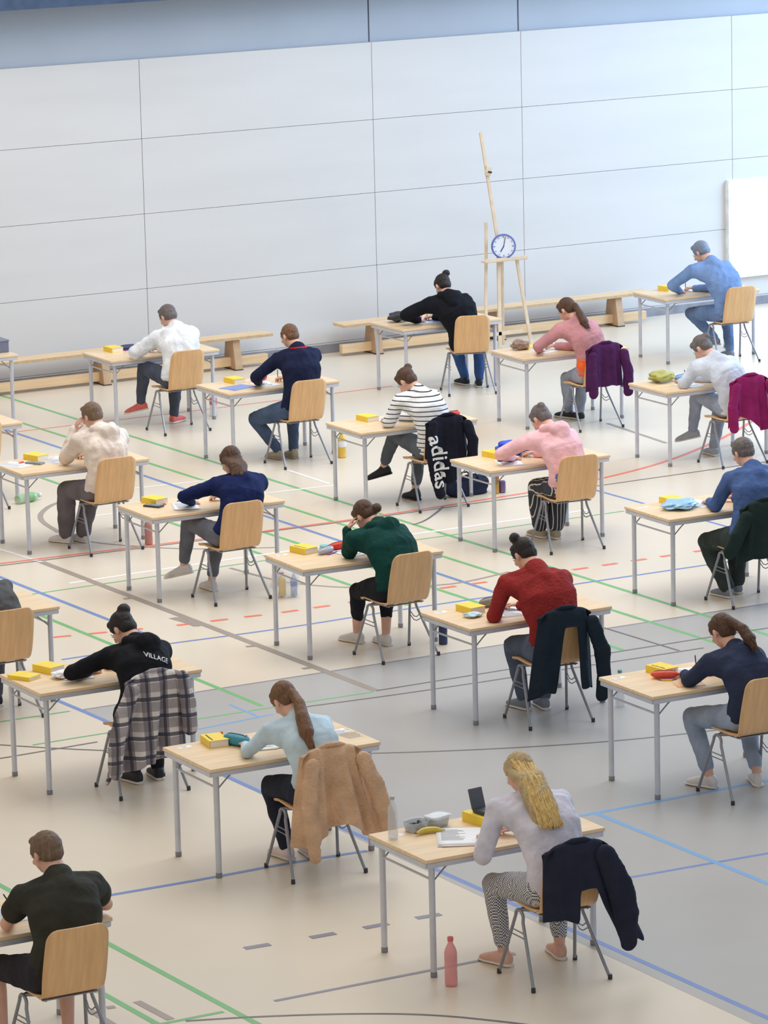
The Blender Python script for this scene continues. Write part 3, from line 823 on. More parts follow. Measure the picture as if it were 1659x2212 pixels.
# ------------------------------------------------------------------ the desks: near-left corner of each table, chair pose, who sits there
TB = dict(B=(11.461, 20.327), J=(11.334, 22.889), G=(14.66, 27.85), N=(14.587, 30.382), R=(14.70, 25.337), Q=(14.694, 22.88), P=(17.911, 30.469),
          S=(17.883, 32.754), D=(17.863, 35.393), W=(17.788, 37.895), C=(14.495, 32.811), L=(11.271, 25.364), M=(18.03, 27.791), O=(21.232, 35.408),
          V=(21.313, 32.874), U=(24.568, 37.911), X=(21.192, 37.827), K=(8.175, 20.34), T=(11.29, 27.79), F=(14.33, 35.2), Y=(15.95, 38.9))
WHO = dict(B='the long-haired blonde', J='the girl in pale blue', G='the green hoodie wearer', N='the student in navy', R='the red jumper wearer',
           Q='the ponytailed student in navy', P='the pink hoodie wearer', S='the striped shirt wearer', D='the shaven-headed boy', W='the white shirt wearer',
           C='the cream hoodie wearer', L='the black hoodie wearer', M='the blue-grey jacket wearer', O='the dusty pink top wearer', V='the pale grey jumper wearer',
           U='the blue shirt wearer', X='the student in black', K='the boy in the T-shirt', T='the grey puffer wearer', F='', Y='')
tiny = math.radians
TROT = dict(B=.6, G=-1.2, R=2.0, P=.7, D=1, X=1.5, O=-1.2, U=-1.5)
proto_t = make_table(); proto_c = make_chair()
CH = dict(G=(.70, -.21, 3), J=(.667, -.15, -4), B=(.67, -.33, -3), N=(.64, -.15, 0), L=(.67, -.18, -2), R=(.58, -.13, -5), Q=(.66, -.15, 0), P=(.68, -.16, -6), S=(.66, -.15, 0), D=(.66, -.17, 0),
          X=(.75, -.08, -18), W=(.59, -.32, 0), C=(.72, -.15, 2), M=(.65, -.15, -2), V=(.66, -.15, 0), O=(.66, -.21, 0), U=(.72, -.2, -4), K=(.83, -.17, 0), T=(.66, -.15, 0), F=(.66, -.15, 0))
first = True
for t, (x, y) in TB.items():
    o = proto_t if first else copy_tree(proto_t); 
    o.location = (x, y, 0); o.rotation_euler = (0, 0, tiny(TROT.get(t, 0)))
    lab = 'beech-topped folding exam desk of '+WHO[t] if WHO[t] else {'F': 'empty beech-topped desk cut off by the left edge, behind the cream hoodie', 'Y': 'beech-topped desk with a grey box on it at the far left by the bench'}[t]
    tag(o, lab, 'table', 'folding exam desks in rows')
    if t in CH:
        cx, cy, a = CH[t]
        c = proto_c if first else copy_tree(proto_c)
        c.location = (x+cx, y+cy, 0); c.rotation_euler = (0, 0, tiny(a))
        tag(c, 'beech plywood stacking chair under '+WHO[t] if WHO[t] else 'empty plywood stacking chair at the left edge behind the cream hoodie', 'chair', 'plywood stacking chairs at the desks')
    first = False

HC = dict(brown=(88, 64, 50), dark=(44, 38, 38), mid=(120, 88, 66), blonde=(188, 166, 126), gold=(222, 190, 126), ash=(112, 104, 104), light=(122, 100, 82))
def hm(n): return mat('hair_'+n, HC[n], .55, bump=.35, bscale=60, amt=.2, scale=26, spec=.3, stretch=(3, 3, .35))
def seat(t, **k):
    cx, cy, a = CH[t]; bx, by = TB[t]; al = math.radians(a)
    def loc(p):   # desk coordinates -> the sitter's own frame
        v = Matrix.Rotation(-al, 3, 'Z') @ V((p[0]-cx, p[1]-cy, 0)); return (v.x, v.y, p[2])+tuple(p[3:])
    k['base'] = (bx+cx, by+cy); k['rz'] = al; k['edge'] = -cy
    k['head'] = loc(k['head'])
    for h in ('handL', 'handR', 'elbowL', 'elbowR'):
        if h in k: k[h] = loc(k[h])
    k['label'] = k['label']; k['who'] = WHO[t]
    person(k); return k
wh = mat('shoe_white', (226, 222, 222), .6); pinkshoe = mat('shoe_pink', (222, 176, 160), .6); dksh = mat('shoe_dark', (40, 42, 50), .6); beigesh = mat('shoe_beige', (176, 164, 142), .7); greysh = mat('shoe_grey', (130, 138, 152), .7)
P = {}
P['G'] = seat('G', label='person in a dark green hoodie, head propped on one hand, centre desk', head=(.67, .20, 1.06), rot=(12, 48, -6), handL=(.525, .23, .955, 'head'), elbowL=(.50, .16, .787), handR=(.78, .36, .775, 'pen'),
    footL=(-.02, .55, .09, 15), footR=(.12, .34, .09, -5), top=cloth('dark_green', (16, 62, 58)), hood=True, trousers=cloth('black_leggings', (32, 34, 42)), leg=.62, shoe=wh, hair='bun', bunat=(.03, -.105, -.03), hairm=hm('brown'), hunch=.085, seed=2, bw=1.14, th=.024)
P['J'] = seat('J', label='person in a pale blue top bent low, brown ponytail down the back', head=(.63, .15, 1.08), rot=(10, 42, -6), handL=(.42, .32, .775), handR=(.70, .33, .775, 'pen'),
    footL=(-.06, .33, .09, 10), footR=(.10, .30, .09, -8), top=cloth('pale_blue', (196, 218, 232), bump=.2), fold=.006, th=.008, trousers=cloth('dark_navy', (44, 50, 66)), shoe=mat('shoe_rose', (226, 210, 212), .7), hair='lowpony', tailb=[(1.0, -.02, .015), (.86, -.045, .015), (.7, -.06, .012), (.54, -.065, .006)], hairm=hm('mid'), band=mat('scrunchie', (200, 200, 210), .8), hunch=.09, seed=3, bw=1.04)
P['B'] = seat('B', label='person with long blonde hair, pale lavender jumper and checked trousers', head=(.66, .02, 1.175), rot=(8, 34, 4), handL=(.47, .13, .775), handR=(.72, .16, .775, 'pen'),
    footL=(-.16, .34, .09, 18), footR=(.2, .30, .09, -12), top=cloth('lavender', (216, 214, 230)), trousers=mat('cloth_check', (72, 74, 84), .85, kind='check'), leg=.85, shoe=pinkshoe, hair='long', tailb=[(1.02, -.02, .012), (.88, -.035, .014), (.74, -.035, .012), (.6, -.03, .004)], hairm=hm('blonde'), hairm2=hm('gold'), hunch=.08, seed=4, bw=1.1, tw=-4)
P['K'] = seat('K', label='boy with short cropped hair in a dark T-shirt and shorts, front left corner', head=(.885, .06, 1.165), rot=(14, 22), handL=(.76, .28, .775, 'pen'), handR=(1.02, .28, .775), elbowR=(1.25, .07, .80),
    footL=(-.2, .36, .09, 15), footR=(.18, .3, .09, -10), top=cloth('dark_olive', (58, 58, 52)), sleeve='short', trousers=cloth('dark_shorts', (52, 50, 58)), leg=.18, shoe=dksh, hair='short', hairm=hm('light'), skin=M_skin, seed=5, bw=1.16, th=.02)
P['L'] = seat('L', label='person in a black hoodie with a dark bun, plaid jacket on the chair', head=(.72, .16, 1.075), rot=(28, 44, 4), handL=(.52, .30, .775), poleL=(-1.6, 0, -.3), handR=(.78, .33, .775, 'pen'),
    footL=(.02, .16, .09, 12), footR=(.2, .18, .09, -8), kpoleL=(.35, .9, .8), top=cloth('black', (26, 27, 33)), hood=True, trousers=cloth('black_jeans', (36, 36, 42)), shoe=dksh, hair='bun', bunat=(.02, -.075, .085), bunr=.05, hairm=hm('dark'), hunch=.08, seed=6, bw=1.08)
P['R'] = seat('R', label='person in a dark red knitted jumper with tousled dark hair and a top bun', head=(.555, .15, 1.205), rot=(16, 36), handL=(.40, .30, .775), handR=(.62, .33, .775, 'pen'),
    footL=(-.02, .38, .09, 12), footR=(.12, .32, .09, -8), top=cloth('dark_red', (150, 48, 48), bump=.7, bscale=60), trousers=cloth('grey_jeans', (92, 102, 122)), shoe=greysh, hair='bun', bunat=(-.03, -.02, .115), hairm=hm('dark'), hunch=.075, seed=7, bw=1.2, tw=-3, pelvis=(.04, -.055, .565), shoff={1: (.01, 0, -.01)})
P['Q'] = seat('Q', label='person in a navy jumper, brown ponytail and light jeans, right edge', head=(.65, .12, 1.09), rot=(6, 34), handL=(.46, .30, .775), handR=(.70, .33, .775, 'pen'),
    footL=(-.14, .25, .09, 20), footR=(.17, .12, .09, -25), top=cloth('navy_slate', (50, 58, 84)), trousers=cloth('light_jeans', (156, 170, 192)), leg=.85, shoe=wh, hair='pony', tailb=[(1.06, .03, .03), (.95, .04, .02), (.82, .045, .01)], hairm=hm('brown'), hunch=.07, seed=8)
P['N'] = seat('N', label='person in a navy jumper, long dark hair, one foot stretched out', head=(.80, .10, 1.12), rot=(14, 34, 4), handL=(.50, .26, .775), poleL=(-1.6, 0, -.2), handR=(.82, .3, .775, 'pen'), shoff={-1: (-.02, .02, 0)},
    footL=(-.18, .52, .22, 55, -12), footR=(.0, .36, .09, 0), kpoleL=(-.2, .6, 1), top=cloth('navy', (24, 36, 82)), trousers=cloth('grey_trousers', (108, 110, 122)), leg=.86, shoe=wh, hair='bob', tailb=[(1.02, -.03, -.02), (.9, -.03, -.012)], hairm=hm('brown'), hunch=.07, seed=9, tw=-5)
P['C'] = seat('C', label='person in a cream hooded jacket, short brown hair, hand to the mouth', head=(.73, .07, 1.175), rot=(18, 24), handL=(.62, .20, 1.05, 'head'), elbowL=(.50, .15, .80), handR=(.80, .3, .775, 'pen'),
    footL=(-.16, .46, .09, 25), footR=(-.02, .40, .09, 10), top=cloth('cream', (228, 214, 204)), hood=True, th=.028, fold=.016, trousers=cloth('taupe_trousers', (112, 106, 112)), wide=.02, shoe=wh, hair='short', hairm=hm('light'), seed=10, bw=1.08)
P['D'] = seat('D', label='shaven-headed boy in a navy top with a red collar', head=(.70, .02, 1.245), rot=(16, 22), handL=(.46, .24, .775), poleL=(-1.4, -.2, -.5), handR=(.80, .28, .775, 'pen'),
    footL=(-.05, .32, .09, 10), footR=(.10, .28, .09, -5), kpoleL=(-.9, .7, .6), top=cloth('night_navy', (28, 34, 62)), collar=True, trousers=cloth('blue_jeans', (74, 90, 118)), shoe=beigesh, sole=beigesh, boot=.03, hair='buzz', hairm=hm('mid'), skin=M_skin, seed=11, bw=1.1)
P['W'] = seat('W', label='person in a loose white shirt with short hair and red trainers', head=(.64, -.05, 1.15), rot=(16, 30), handL=(.42, .16, .775), poleL=(-1.4, -.2, -.5), handR=(.66, .2, .775, 'pen'),
    footL=(-.17, .52, .24, 70, -10), footR=(.16, .42, .09, -60), top=cloth('white_shirt', (232, 236, 246)), th=.028, fold=.014, trousers=cloth('charcoal', (78, 84, 100)), shoe=mat('shoe_red', (222, 108, 98), .6), hair='short', hairm=hm('ash'), seed=12, bw=1.05)
P['S'] = seat('S', label='person in a white shirt with dark stripes and a dark boot swung forward', head=(.565, .13, 1.155), rot=(22, 44, -4), handL=(.44, .30, .775), handR=(.60, .33, .775, 'pen'),
    footL=(-.17, .62, .30, 60, -14), footR=(.02, .36, .09, 5), top=mat('cloth_striped', (236, 238, 242), .85, kind='stripes', bump=.3, bscale=22), fold=.008, trousers=cloth('slate_trousers', (92, 98, 108)), leg=.82, shoe=dksh, sole=dksh, boot=.03, hair='bun', bunat=(.035, -.07, .075), hairm=hm('brown'), hunch=.09, seed=13, bw=.98)
P['P'] = seat('P', label='person in a pink hoodie with ash brown hair and striped dark trousers', head=(.61, .14, 1.12), rot=(20, 44), handL=(.40, .28, .775), poleL=(-1.4, 0, -.3), handR=(.66, .32, .775, 'pen'),
    footL=(-.02, .5, .09, 10), footR=(.08, .4, .09, 0), top=cloth('pink', (244, 192, 200)), hood=True, trousers=mat('cloth_pinstripe', (56, 58, 68), .85, kind='pinstripe'), wide=.025, leg=.9, shoe=beigesh, hair='bun', bunat=(-.01, -.08, .06), hairm=hm('ash'), hunch=.085, seed=14, bw=1.05)
P['M'] = seat('M', label='person in a blue-grey jacket, short dark hair, at the right edge', head=(.78, .08, 1.205), rot=(10, 26), handL=(.58, .28, .775), handR=(.84, .3, .775, 'pen'),
    footL=(-.06, .2, .09, 10), footR=(.1, .3, .09, -8), top=cloth('blue_grey', (74, 98, 148)), collar=True, trousers=cloth('forest', (58, 68, 68)), wide=.015, shoe=greysh, hair='short', hairm=hm('ash'), seed=15, bw=1.1)
P['V'] = seat('V', label='person in a pale grey jumper bent over, legs crossed forward, far right', head=(.50, .14, 1.11), rot=(26, 44), handL=(.36, .3, .775), handR=(.56, .33, .775, 'pen'),
    footL=(-.10, .55, .26, 65, -10), footR=(.06, .42, .09, -5), top=cloth('pale_grey', (206, 214, 230)), trousers=cloth('stone_jeans', (150, 160, 180)), shoe=mat('shoe_mist', (168, 176, 190), .7), hair='bun', bunat=(.02, -.09, .05), hairm=hm('ash'), hunch=.09, seed=16)
P['U'] = seat('U', label='person in a blue shirt and blue jeans in the far right corner', head=(.52, .06, 1.215), rot=(28, 34), handL=(.34, .22, .775), poleL=(-1.3, 0, -.4), handR=(.58, .28, .775, 'pen'),
    footL=(.0, .34, .22, 40, -5), footR=(.12, .2, .09, 0), kpoleL=(-.8, .8, .4), top=cloth('sky_shirt', (122, 152, 202)), trousers=cloth('mid_jeans', (104, 128, 168)), shoe=greysh, hair='short', hairm=mat('hair_hazed', (128, 142, 164), .6, bump=.6, bscale=60), hunch=.09, seed=17, bw=1.12)  # haze put into the colours: hair and clothes paled towards blue
P['X'] = seat('X', label='person all in black with a small high bun, sitting in front of the easel', head=(.575, .13, 1.15), rot=(20, 34), handL=(.36, .30, .775), poleL=(-1.4, 0, -.4), handR=(.60, .36, .775, 'pen'),
    footL=(.06, .45, .09, 20), footR=(.18, .28, .09, -10), top=cloth('black_coat', (24, 26, 34)), th=.03, hood=True, trousers=cloth('denim', (62, 92, 148)), shoe=dksh, hair='bun', bunat=(.04, -.07, .09), hairm=hm('dark'), hunch=.07, seed=18, bw=1.05)
P['O'] = seat('O', label='person in a dusty pink top with brown tied hair, right of the easel', head=(.55, .04, 1.19), rot=(22, 36), handL=(.34, .24, .775), poleL=(-1.2, 0, -.6), handR=(.58, .3, .775, 'pen'),
    footL=(.08, .55, .09, 15), footR=(.12, .4, .09, 0), top=cloth('dusty_pink', (196, 140, 146)), trousers=cloth('grey_skirt', (150, 158, 176)), shoe=dksh, hair='lowpony', tailb=[(1.0, -.02, .0), (.86, -.03, .002), (.76, -.03, 0)], hairm=hm('brown'), hunch=.08, seed=19, hemband=True)
P['T'] = seat('T', label='person in a dark grey puffer jacket, cut off by the left edge', head=(.60, .24, 1.02), rot=(10, 56), handL=(.42, .32, .775), handR=(.72, .34, .775, 'pen'),
    footL=(-.12, .35, .09, 10), footR=(.12, .32, .09, -8), top=cloth('grey_puffer', (88, 88, 90)), th=.04, fold=.02, hood=True, trousers=cloth('grey_jeans2', (90, 92, 102)), shoe=dksh, hair='bun', hairm=hm('dark'), hunch=.07, seed=20, bw=1.1)

# small additions to single figures
def ring_on(k, m, name, r=.075, z=.0, seed=1):
    bm = bmesh.new(); NB = k['NB']
    tube(bm, [NB+V((math.cos(a)*r, math.sin(a)*r*.85-.012, z+.012-.012*math.sin(a))) for a in [2*PI*i/20 for i in range(21)]], .011, 8); finish(name, bm, m, k['root'])
ring_on(P['D'], cloth('red_collar', (190, 40, 52)), 'collar', .082)
def hemband(k, m, name='shirt_hem'):
    bm = bmesh.new(); b = k['bez']; torso(bm, [(b(.06), .185, .136, V((1, 0, 0))), (b(.3), .172, .128, V((1, 0, 0)))], 4)
    remesh(name, bm, m, k['root'], vox=.009, smooth=4, disp=.006, seed=4)
hemband(P['O'], cloth('orange', (250, 112, 54)))
hemband(P['P'], cloth('blue_hem', (92, 118, 186)))

# ------------------------------------------------------------------ jackets over the chairs
def cw(t): return (TB[t][0]+CH[t][0], TB[t][1]+CH[t][1]), math.radians(CH[t][2])
def jk(t, *a, **k): (xy, rz) = cw(t); return jacket(a[0], a[1], a[2], xy, rz, *a[3:], **k)
mj = cloth('camel_knit', (222, 184, 152), bump=.9, bscale=70)
jk('J', 'cardigan', 'camel knitted cardigan hanging wide over the chair of the girl in pale blue', 'cardigan', mj, wt=.2, wb=.30, length=lambda u: .53+.07*abs(u)-.03*math.cos(u*5), fold=.03, freq=2.4, shift=lambda s: .04*s,
   sleeves=[[(-.16, -.36, .80, .05), (-.2, -.385, .62, .055), (-.2, -.39, .42, .055), (-.17, -.38, .2, .042)], [(.2, -.35, .8, .05), (.27, -.38, .62, .058), (.33, -.385, .42, .058), (.37, -.37, .27, .045)]])
jk('B', 'coat', 'dark navy coat slipping off the chair of the long-haired blonde', 'coat', cloth('coat_navy', (40, 44, 62)), wt=.2, wb=.32, length=lambda u: .44+.1*(u+.6) if u < -.25 else (.27 if u < .2 else min(.62, .36+.9*(u-.2))), fold=.02, freq=1.7, ph=1, shift=lambda s: .09*s, puff=.022,
   sleeves=[[(.16, -.35, .8, .07), (.24, -.37, .62, .085), (.28, -.375, .44, .085), (.3, -.37, .26, .05)]])
jk('L', 'plaid_jacket', 'grey, white and navy plaid jacket hung over a chair', 'jacket', mat('cloth_plaid', (212, 206, 206), .85, kind='plaid', bump=.3, bscale=22), wt=.21, wb=.29, length=lambda u: .63-.06*u, fold=.03, freq=2.2, ph=2, puff=.02, shift=lambda s: -.10*s,
   sleeves=[[(-.2, -.35, .8, .055), (-.3, -.38, .62, .06), (-.36, -.39, .42, .06), (-.36, -.38, .25, .05)], [(.18, -.35, .84, .055), (.2, -.38, .68, .06), (.2, -.4, .5, .055)]])
sj = jk('S', 'tracksuit_jacket', 'black sports jacket with white lettering down one side on a chair', 'jacket', cloth('track_black', (26, 29, 42)), wt=.2, wb=.24, length=lambda u: .42+.2*math.cos(u*2.2)-.02*u, fold=.012, freq=2.2, ph=.6,
   sleeves=[[(-.17, -.35, .83, .05), (-.21, -.38, .64, .058), (-.2, -.39, .44, .058), (-.14, -.39, .2, .055)], [(.19, -.35, .8, .05), (.23, -.37, .66, .055), (.22, -.37, .5, .05)]])
jk('O', 'purple_jacket', 'dark purple jacket over the chair right of the easel', 'jacket', cloth('dark_purple', (74, 32, 78)), wt=.2, wb=.23, length=lambda u: .42, fold=.016, freq=2.0, ph=.3, puff=.022,
   sleeves=[[(-.17, -.34, .78, .055), (-.2, -.37, .6, .058), (-.19, -.38, .42, .055)], [(.2, -.34, .78, .055), (.23, -.37, .6, .058), (.22, -.38, .4, .055)]])
jk('V', 'maroon_jacket', 'maroon jacket hanging over a chair at the far right', 'jacket', cloth('maroon', (136, 32, 92)), wt=.2, wb=.27, length=lambda u: .45+.08*math.sin(u*3), fold=.02, freq=2.0, ph=1.3,
   sleeves=[[(-.18, -.34, .8, .052), (-.25, -.38, .62, .055), (-.24, -.38, .42, .05)], [(.2, -.35, .8, .055), (.26, -.38, .6, .058), (.26, -.38, .36, .055), (.22, -.38, .2, .045)]])
jk('R', 'parka', 'dark teal parka half off the chair of the red jumper wearer', 'jacket', cloth('dark_teal', (30, 42, 54)), wt=.2, wb=.27, length=lambda u: .60 if u < -.15 else (.12 if u < .4 else .58), fold=.016, freq=1.5, ph=.2, puff=.018, shift=lambda s: -.03*s,
   sleeves=[[(.2, -.34, .78, .055), (.26, -.37, .58, .062), (.27, -.38, .38, .058), (.25, -.38, .24, .05)]])
jk('M', 'green_jacket', 'very dark green jacket over the chair at the right edge', 'jacket', cloth('bottle_green', (34, 50, 48)), wt=.21, wb=.3, length=lambda u: .46, fold=.02, freq=2.0, ph=.9, puff=.02,
   sleeves=[[(-.2, -.34, .78, .06), (-.3, -.36, .64, .066), (-.36, -.34, .52, .062)], [(.2, -.34, .78, .055), (.26, -.38, .6, .06), (.26, -.38, .4, .055)]])
jb = [c for c in sj.children if c.name.startswith('sleeve')][0]
text_on('adidas', .2, (-.165, -.46, .50), (.1, 0, -1), (1, 0, .1), mat('white_print', (226, 228, 232), .6), jb, name='white_lettering', target=jb, spacing=1.0)
top = [c for c in P['L']['root'].children if c.name.startswith('jumper')][0]
b = P['L']['bez'](.78)
text_on('VILLAGE', .05, (b.x+.06, b.y-.16, b.z+.03), (1, 0, -.45), (.45, .3, 1), mat('white_print', (226, 228, 232), .6), top, name='white_lettering', target=top)

# ------------------------------------------------------------------ things on the desks
def BK(t, x, y, rz=.1, **k): book(on(t, x, y), rz, 'thick yellow dictionary on the desk of '+WHO[t], **k)
BK('G', .32, .58, .2, marks=True); BK('J', .32, .56, -.15, marks=True); BK('R', .30, .50, .1); BK('Q', .43, .54, .15, marks=True); BK('N', .30, .56, .25); BK('C', .40, .57, .3); BK('W', .30, .56, .05); BK('D', .36, .56, .1)
BK('S', .38, .55, .1); BK('P', .38, .56, .15); BK('M', .40, .56, .1); BK('U', .40, .55, .1); BK('L', .33, .57, .3)
def SH(t, x, y, rz=.05, **k): sheet(on(t, x, y), rz, 'white exam paper in front of '+WHO[t], **k)
SH('G', .62, .34, .1, n=2); SH('J', .57, .38, -.2, n=3); SH('B', .42, .30, -.5, n=4, w=.3, d=.36); SH('R', .52, .30, -.2, n=2); SH('Q', .56, .42, -.1); SH('N', .45, .28, -.3, n=3)
SH('C', .52, .42, .1, n=2); SH('W', .52, .40, 0); SH('D', .56, .30, .1); SH('S', .56, .44, .1, n=2); SH('P', .34, .24, -.3); SH('M', .56, .4, .1); SH('O', .45, .35, .1); SH('V', .42, .25, .1); SH('U', .54, .45, .1); SH('X', .42, .4, .1); SH('L', .44, .36, -.3, n=2); SH('T', .5, .36, 0)
SH('K', .75, .36, 0)
nametag('B', .12, .56, WHO['B']); nametag('J', .12, .60, WHO['J']); nametag('Q', .10, .58, WHO['Q']); nametag('G', .12, .58, WHO['G']); nametag('R', .1, .60, WHO['R']); nametag('M', .1, .55, WHO['M'])
pc = lambda n, c, **k: mat('case_'+n, c, .55, bump=.3, **k)
# centre desk
pouch(on('G', .44, .44), .5, 'clear silvery pencil case on the desk of '+WHO['G'], mat('case_clear', (196, 200, 214), .25, alpha=.8), pens=2)
pouch(on('G', .60, .52), .2, 'red and orange pencil case on the desk of '+WHO['G'], pc('red', (226, 62, 42)), h=.06)
def tin(loc, label, m, r=.045, h=.02):
    o = empty('round_tin', loc); tag(o, label, 'tin'); bm = bmesh.new(); lathe(bm, [(r*.94, 0), (r*.95, h*.6)], seg=24); finish('tin_body', bm, M_steel, o)
    bm = bmesh.new(); lathe(bm, [(r, h*.45), (r, h*.95), (r*.96, h)], seg=24); finish('lid', bm, m, o)
tin(on('G', .54, .635), 'round turquoise tin beside the yellow dictionary on the centre desk', mat('turquoise', (128, 204, 206), .4))
# pale blue girl
pouch(on('J', .43, .46), -1.2, 'fat teal pencil case on the desk of '+WHO['J'], pc('teal', (62, 146, 168)), l=.22, w=.1, h=.075)
crumple(on('J', .74, .36), 'crumpled pale blue cloth under the arm of '+WHO['J'], mat('pale_cloth', (176, 196, 226), .8), .07, .5, 'face_mask', 'mask', seed=3)
sheet(on('J', 1.14, .38), .1, 'single sheet at the right end of the desk of '+WHO['J'], w=.15, d=.11)
bm = bmesh.new(); tube(bm, [(0, 0, 0), (0, 0, .05)], [.012, .008], 12)
o = finish('highlighter', bm, mat('orange_plastic', (226, 128, 78), .4)); o.location = on('J', .42, .655); tag(o, 'orange highlighter standing behind the teal pencil case', 'pen')
# blonde
bottle(on('B', .06, .5), 'slim clear glass bottle on the left end of the desk of '+WHO['B'], glass('clear_glass', (214, 222, 232), .38), mat('cap_grey', (176, 178, 184), .4), h=.27, r0=.03)
def tub(loc, rz, label, lidded, fill):
    o = empty('food_container', loc, rz); tag(o, label, 'food container', 'food containers on the front desk')
    g = glass('tub_plastic', (206, 216, 226), .45)
    bm = bmesh.new(); w, d, h = .075, .055, .06; n = 20
    def sq(a, s, z): c, s_ = math.cos(a), math.sin(a); return (w*s*(abs(c)**.5)*(1 if c > 0 else -1), d*s*(abs(s_)**.5)*(1 if s_ > 0 else -1), z)
    prof = [(.8, 0), (.86, .004), (1, h), (1.06, h), (1.06, h+.003), (.98, h+.001), (.84, .006), (.5, .006)]
    rings = [[bm.verts.new(sq(2*PI*k/n, s, z)) for k in range(n)] for s, z in prof]
    for a, b in zip(rings, rings[1:]):
        for k in range(n): bm.faces.new((a[k], a[(k+1) % n], b[(k+1) % n], b[k]))
    bm.faces.new(rings[0][::-1]); bm.faces.new(rings[-1]); finish('tub', bm, g, o)
    if lidded:
        bm = bmesh.new(); rings = [[bm.verts.new(sq(2*PI*k/n, s, z)) for k in range(n)] for s, z in ((1.09, h-.004), (1.1, h+.006), (1.02, h+.012), (.98, h+.009))]
        for a, b in zip(rings, rings[1:]):
            for k in range(n): bm.faces.new((a[k], a[(k+1) % n], b[(k+1) % n], b[k]))
        bm.faces.new(rings[0][::-1]); bm.faces.new(rings[-1]); finish('lid', bm, mat('tub_lid', (226, 232, 238), .4), o)
    if fill:
        bm = bmesh.new(); rd = random.Random(3)
        for k in range(26): ell(bm, (rd.uniform(-.05, .05), rd.uniform(-.034, .034), .018+rd.uniform(0, .026)), (.012,)*3, seg=8, ring=6)
        f = finish('berries', bm, mat('berries', (84, 92, 108), .35), o); f['kind'] = 'stuff'
    return o
tub(on('B', .27, .59), .2, 'open clear tub of dark berries beside the banana', False, True); tub(on('B', .43, .61), .35, 'white-lidded clear tub right of the berries', True, False)
def banana(loc, rz):
    o = empty('banana', loc, rz); tag(o, 'ripe banana lying in front of the clear tubs', 'banana')
    pts = [(-.09+.18*t, .028*math.sin(PI*t), .018+.004*math.sin(PI*t)) for t in [i/12 for i in range(13)]]
    bm = bmesh.new(); tube(bm, pts, [.005, .011, .015, .0175, .0185, .019, .019, .0185, .018, .0165, .013, .008, .004], 7); finish('peel', bm, mat('banana', (222, 198, 84), .5, amt=.12, scale=14), o)
    bm = bmesh.new(); tube(bm, [(-.088, .0, .018), (-.105, -.008, .022)], [.005, .004], 7); tube(bm, [(.089, .0, .018), (.094, -.002, .018)], [.004, .003], 7); finish('stem', bm, mat('banana_stem', (110, 92, 50), .7), o)
banana(on('B', .30, .47), -.15)
def slab(loc, rz, label, name='calculator', tilt=0, m=None, cat='calculator'):
    o = empty(name, loc, rz); o.rotation_euler = (tilt, 0, rz); tag(o, label, cat)
    bm = bmesh.new(); box(bm, (0, 0, .008), (.082, .165, .016)); finish('housing', bm, m or mat('calc_dark', (62, 66, 74), .45), o, smooth=False, bevel=.004)
    bm = bmesh.new(); box(bm, (0, .052, .0168), (.064, .032, .001)); finish('screen', bm, mat('calc_screen', (150, 164, 160), .2), o, smooth=False)
    bm = bmesh.new()
    for i in range(5):
        for j in range(5): box(bm, (-.028+.014*i, .02-.019*j, .0172), (.01, .011, .003))
    q = finish('keys', bm, mat('calc_keys', (176, 178, 184), .5), o, smooth=False)
    return o
book(on('B', .70, .53), .12, 'thick white-sided dictionary with a yellow cover under the dark case', w=.15, d=.21, h=.06)
o = empty('glasses_case', on('B', .70, .53, TH+.062), .1); o.rotation_euler = (math.radians(0), 0, .12); tag(o, 'dark open case standing on the dictionary of the long-haired blonde', 'case')
bm = bmesh.new(); box(bm, (0, -.02, .012), (.1, .11, .024)); finish('case_base', bm, mat('case_black', (58, 62, 70), .4), o, smooth=False, bevel=.005)
bm = bmesh.new(); box(bm, (0, .055, .075), (.1, .016, .13), Matrix.Rotation(math.radians(-18), 3, 'X')); finish('raised_lid', bm, mat('case_lid', (82, 88, 98), .35), o, smooth=False, bevel=.005)
# red jumper
pouch(on('R', .50, .56), .1, 'olive grey pencil case on the desk of '+WHO['R'], pc('olive', (150, 140, 124)), h=.07)
crumple(on('R', .22, .33), 'pale blue tissue on the desk of '+WHO['R'], mat('tissue_blue', (196, 222, 232), .85), .055, .3, seed=5)
# ponytail
pouch(on('Q', .36, .40), -.5, 'red and black pencil case on the desk of '+WHO['Q'], pc('coral', (232, 92, 72)), pens=4)
sheet(on('Q', .40, .16), -.3, 'orange answer sheet on the desk of '+WHO['Q'], w=.2, d=.14, m=mat('orange_sheet', (232, 178, 142), .7), lines=False, group=None)
# navy
slab(on('N', .22, .42), .5, 'small dark calculator on the desk of '+WHO['N'])
def eraser(loc, label, m, l=.05):
    o = empty('eraser', loc, .3); tag(o, label, 'eraser'); bm = bmesh.new(); box(bm, (0, 0, .007), (l, .022, .013)); finish('rubber', bm, M_white, o, smooth=False, bevel=.003)
    bm = bmesh.new(); box(bm, (-l*.15, 0, .007), (l*.65, .0235, .0145)); finish('sleeve', bm, m, o, smooth=False, bevel=.001)
eraser(on('N', .33, .44), 'red eraser on the desk of '+WHO['N'], mat('eraser_red', (222, 96, 88), .6)); eraser(on('C', .22, .48), 'red eraser on the desk of '+WHO['C'], mat('eraser_red', (222, 96, 88), .6), .08)
bm = bmesh.new(); tube(bm, [(-.07, 0, .005), (.07, .02, .005)], .005, 8); o = finish('felt_pen', bm, mat('cyan_pen', (40, 160, 222), .4)); o.location = on('N', .55, .50); tag(o, 'bright blue pen by the elbow of '+WHO['N'], 'pen')
